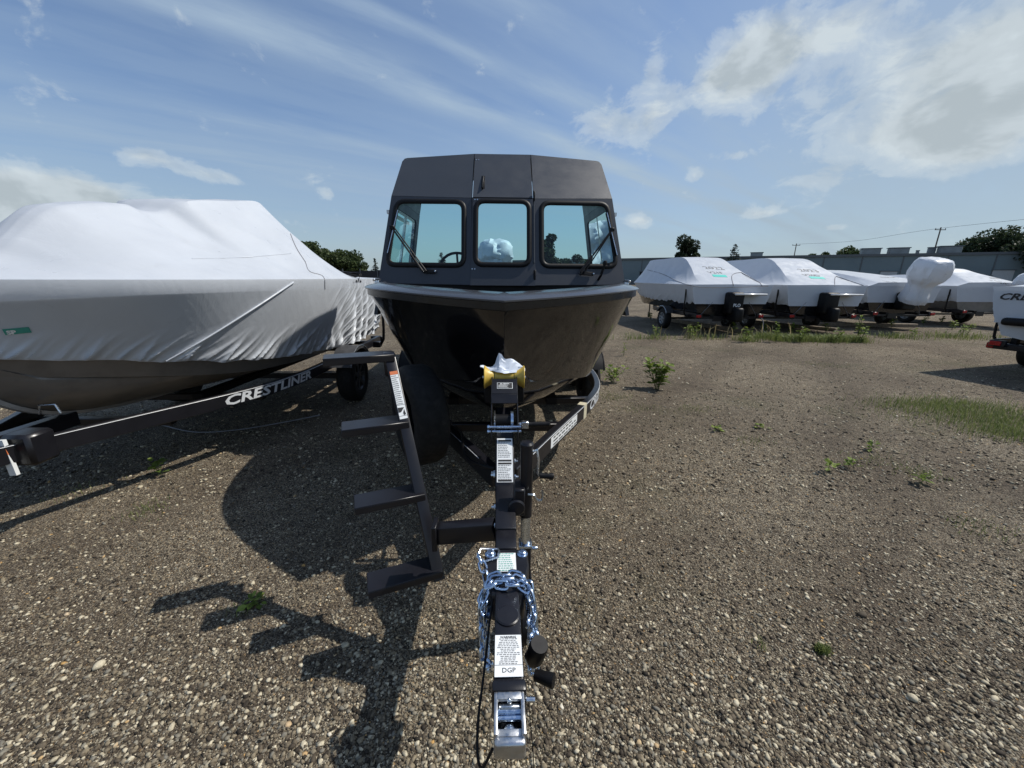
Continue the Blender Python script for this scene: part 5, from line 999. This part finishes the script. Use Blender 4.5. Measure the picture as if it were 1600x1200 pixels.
# ------------------------------------------------------------------ loose gravel: real stones where the camera can tell them apart
def stones(name, label, n, rmin, rmax, ymin, ymax, power, seed):
    rr = np.random.default_rng(seed); y = (ymin**(1-power)+rr.random(n)*(ymax**(1-power)-ymin**(1-power)))**(1/(1-power)); x = rr.uniform(-1.55, 1.55, n)*(y+.25)
    ph = (1+5**.5)/2; B = np.array([(-1, ph, 0), (1, ph, 0), (-1, -ph, 0), (1, -ph, 0), (0, -1, ph), (0, 1, ph), (0, -1, -ph), (0, 1, -ph), (ph, 0, -1), (ph, 0, 1), (-ph, 0, -1), (-ph, 0, 1)]); B /= np.linalg.norm(B[0])
    F = np.array([(0, 11, 5), (0, 5, 1), (0, 1, 7), (0, 7, 10), (0, 10, 11), (1, 5, 9), (5, 11, 4), (11, 10, 2), (10, 7, 6), (7, 1, 8), (3, 9, 4), (3, 4, 2), (3, 2, 6), (3, 6, 8), (3, 8, 9), (4, 9, 5), (2, 4, 11), (6, 2, 10), (8, 6, 7), (9, 8, 1)])
    r = rmin*(rmax/rmin)**(rr.random(n)**2.6); v = B[None]*(1+rr.uniform(-.34, .34, (n, 12, 1)))
    v = v*np.stack([rr.uniform(.75, 1.4, n), rr.uniform(.6, 1.0, n), rr.uniform(.35, .75, n)], 1)[:, None]; a = rr.uniform(0, 6.28, n); ca, sa = np.cos(a)[:, None], np.sin(a)[:, None]; tl = rr.normal(0, .25, n)[:, None]
    X = v[..., 0]*ca-v[..., 1]*sa; Yv = v[..., 0]*sa+v[..., 1]*ca; Z = v[..., 2]+tl*v[..., 0]
    W = np.stack([X*r[:, None]+x[:, None], Yv*r[:, None]+y[:, None], Z*r[:, None]+(r*rr.uniform(.0, .28, n))[:, None]], 2).reshape(-1, 3); idx = (F[None]+np.arange(n)[:, None, None]*12).reshape(-1)
    o0 = np.array([0, 2.5, 0]); me = bpy.data.meshes.new(name); me.vertices.add(12*n); me.vertices.foreach_set('co', (W-o0).ravel()); k = 20*n; me.loops.add(3*k); me.loops.foreach_set('vertex_index', idx.astype(np.int32)); me.polygons.add(k)
    me.polygons.foreach_set('loop_start', np.arange(0, 3*k, 3, dtype=np.int32)); me.polygons.foreach_set('loop_total', np.full(k, 3, np.int32)); me.update()
    tn = np.clip(rr.beta(1.4, 1.5, n), 0, .93); big = rr.random(n) < .018; tn[big] = rr.uniform(.93, 1.0, big.sum())
    at = me.attributes.new('tint', 'FLOAT', 'POINT'); at.data.foreach_set('value', np.repeat(tn, 12).astype(np.float32)); me.materials.append(MATS['stone'])
    ob = bpy.data.objects.new(name, me); COL.objects.link(ob); ob.location = o0; return tag(ob, label, 'gravel', kind='stuff')
stones('gravel', 'loose grey, brown and ochre gravel covering the yard', 120000, .0032, .0125, .55, 7.0, 1.95, 3)
stones('gravel', 'coarser loose stones scattered over the open yard', 26000, .006, .019, 2.6, 14, 1.25, 4)
cb = [(*gz(a, b), .012) for a, b in ((240, 662), (262, 668), (310, 677), (380, 672), (450, 660), (500, 650))]
m = MB(); m.tube(catmull(cb, 30).tolist(), .006, 6); cbo = m.build('loose_cable', 'rope_gray', o0=(cb[2][0], cb[2][1], 0)); tag(cbo, 'thin loose cable lying on the gravel under the tall wrapped boat', 'cable')
st_ = [(1346, 962, .018, 'dark rounded stone lying alone on the open gravel'), (155, 1042, .020, 'flat pale stone on the sunlit gravel before the wrapped boat'), (1425, 1092, .016, 'angular pale stone beside a dark hollow in the gravel'), (540, 1010, .013, 'pale pebble in the shadow of the lowest boarding step')]
for i, (px, py, r_, lb) in enumerate(st_):
    a = gz(px, py); rr = np.random.default_rng(i); bm = bmesh.new(); bmesh.ops.create_icosphere(bm, subdivisions=2, radius=1)
    for v in bm.verts: v.co = V((v.co.x*1.25, v.co.y*.9, v.co.z*.7))*r_*(1+.12*math.sin(3*v.co.x+i)+.08*math.sin(5*v.co.y+2*i))
    me = bpy.data.meshes.new('stone'); bm.to_mesh(me); bm.free(); me.shade_smooth(); me.materials.append(MATS['stone']); at = me.attributes.new('tint', 'FLOAT', 'POINT'); at.data.foreach_set('value', np.full(len(me.vertices), (.25, .90, .86, .84)[i], np.float32))
    o = bpy.data.objects.new('stone', me); COL.objects.link(o); o.location = (a[0], a[1], r_*.45); o.rotation_euler = (0, 0, i*1.3); tag(o, lb, 'stone')
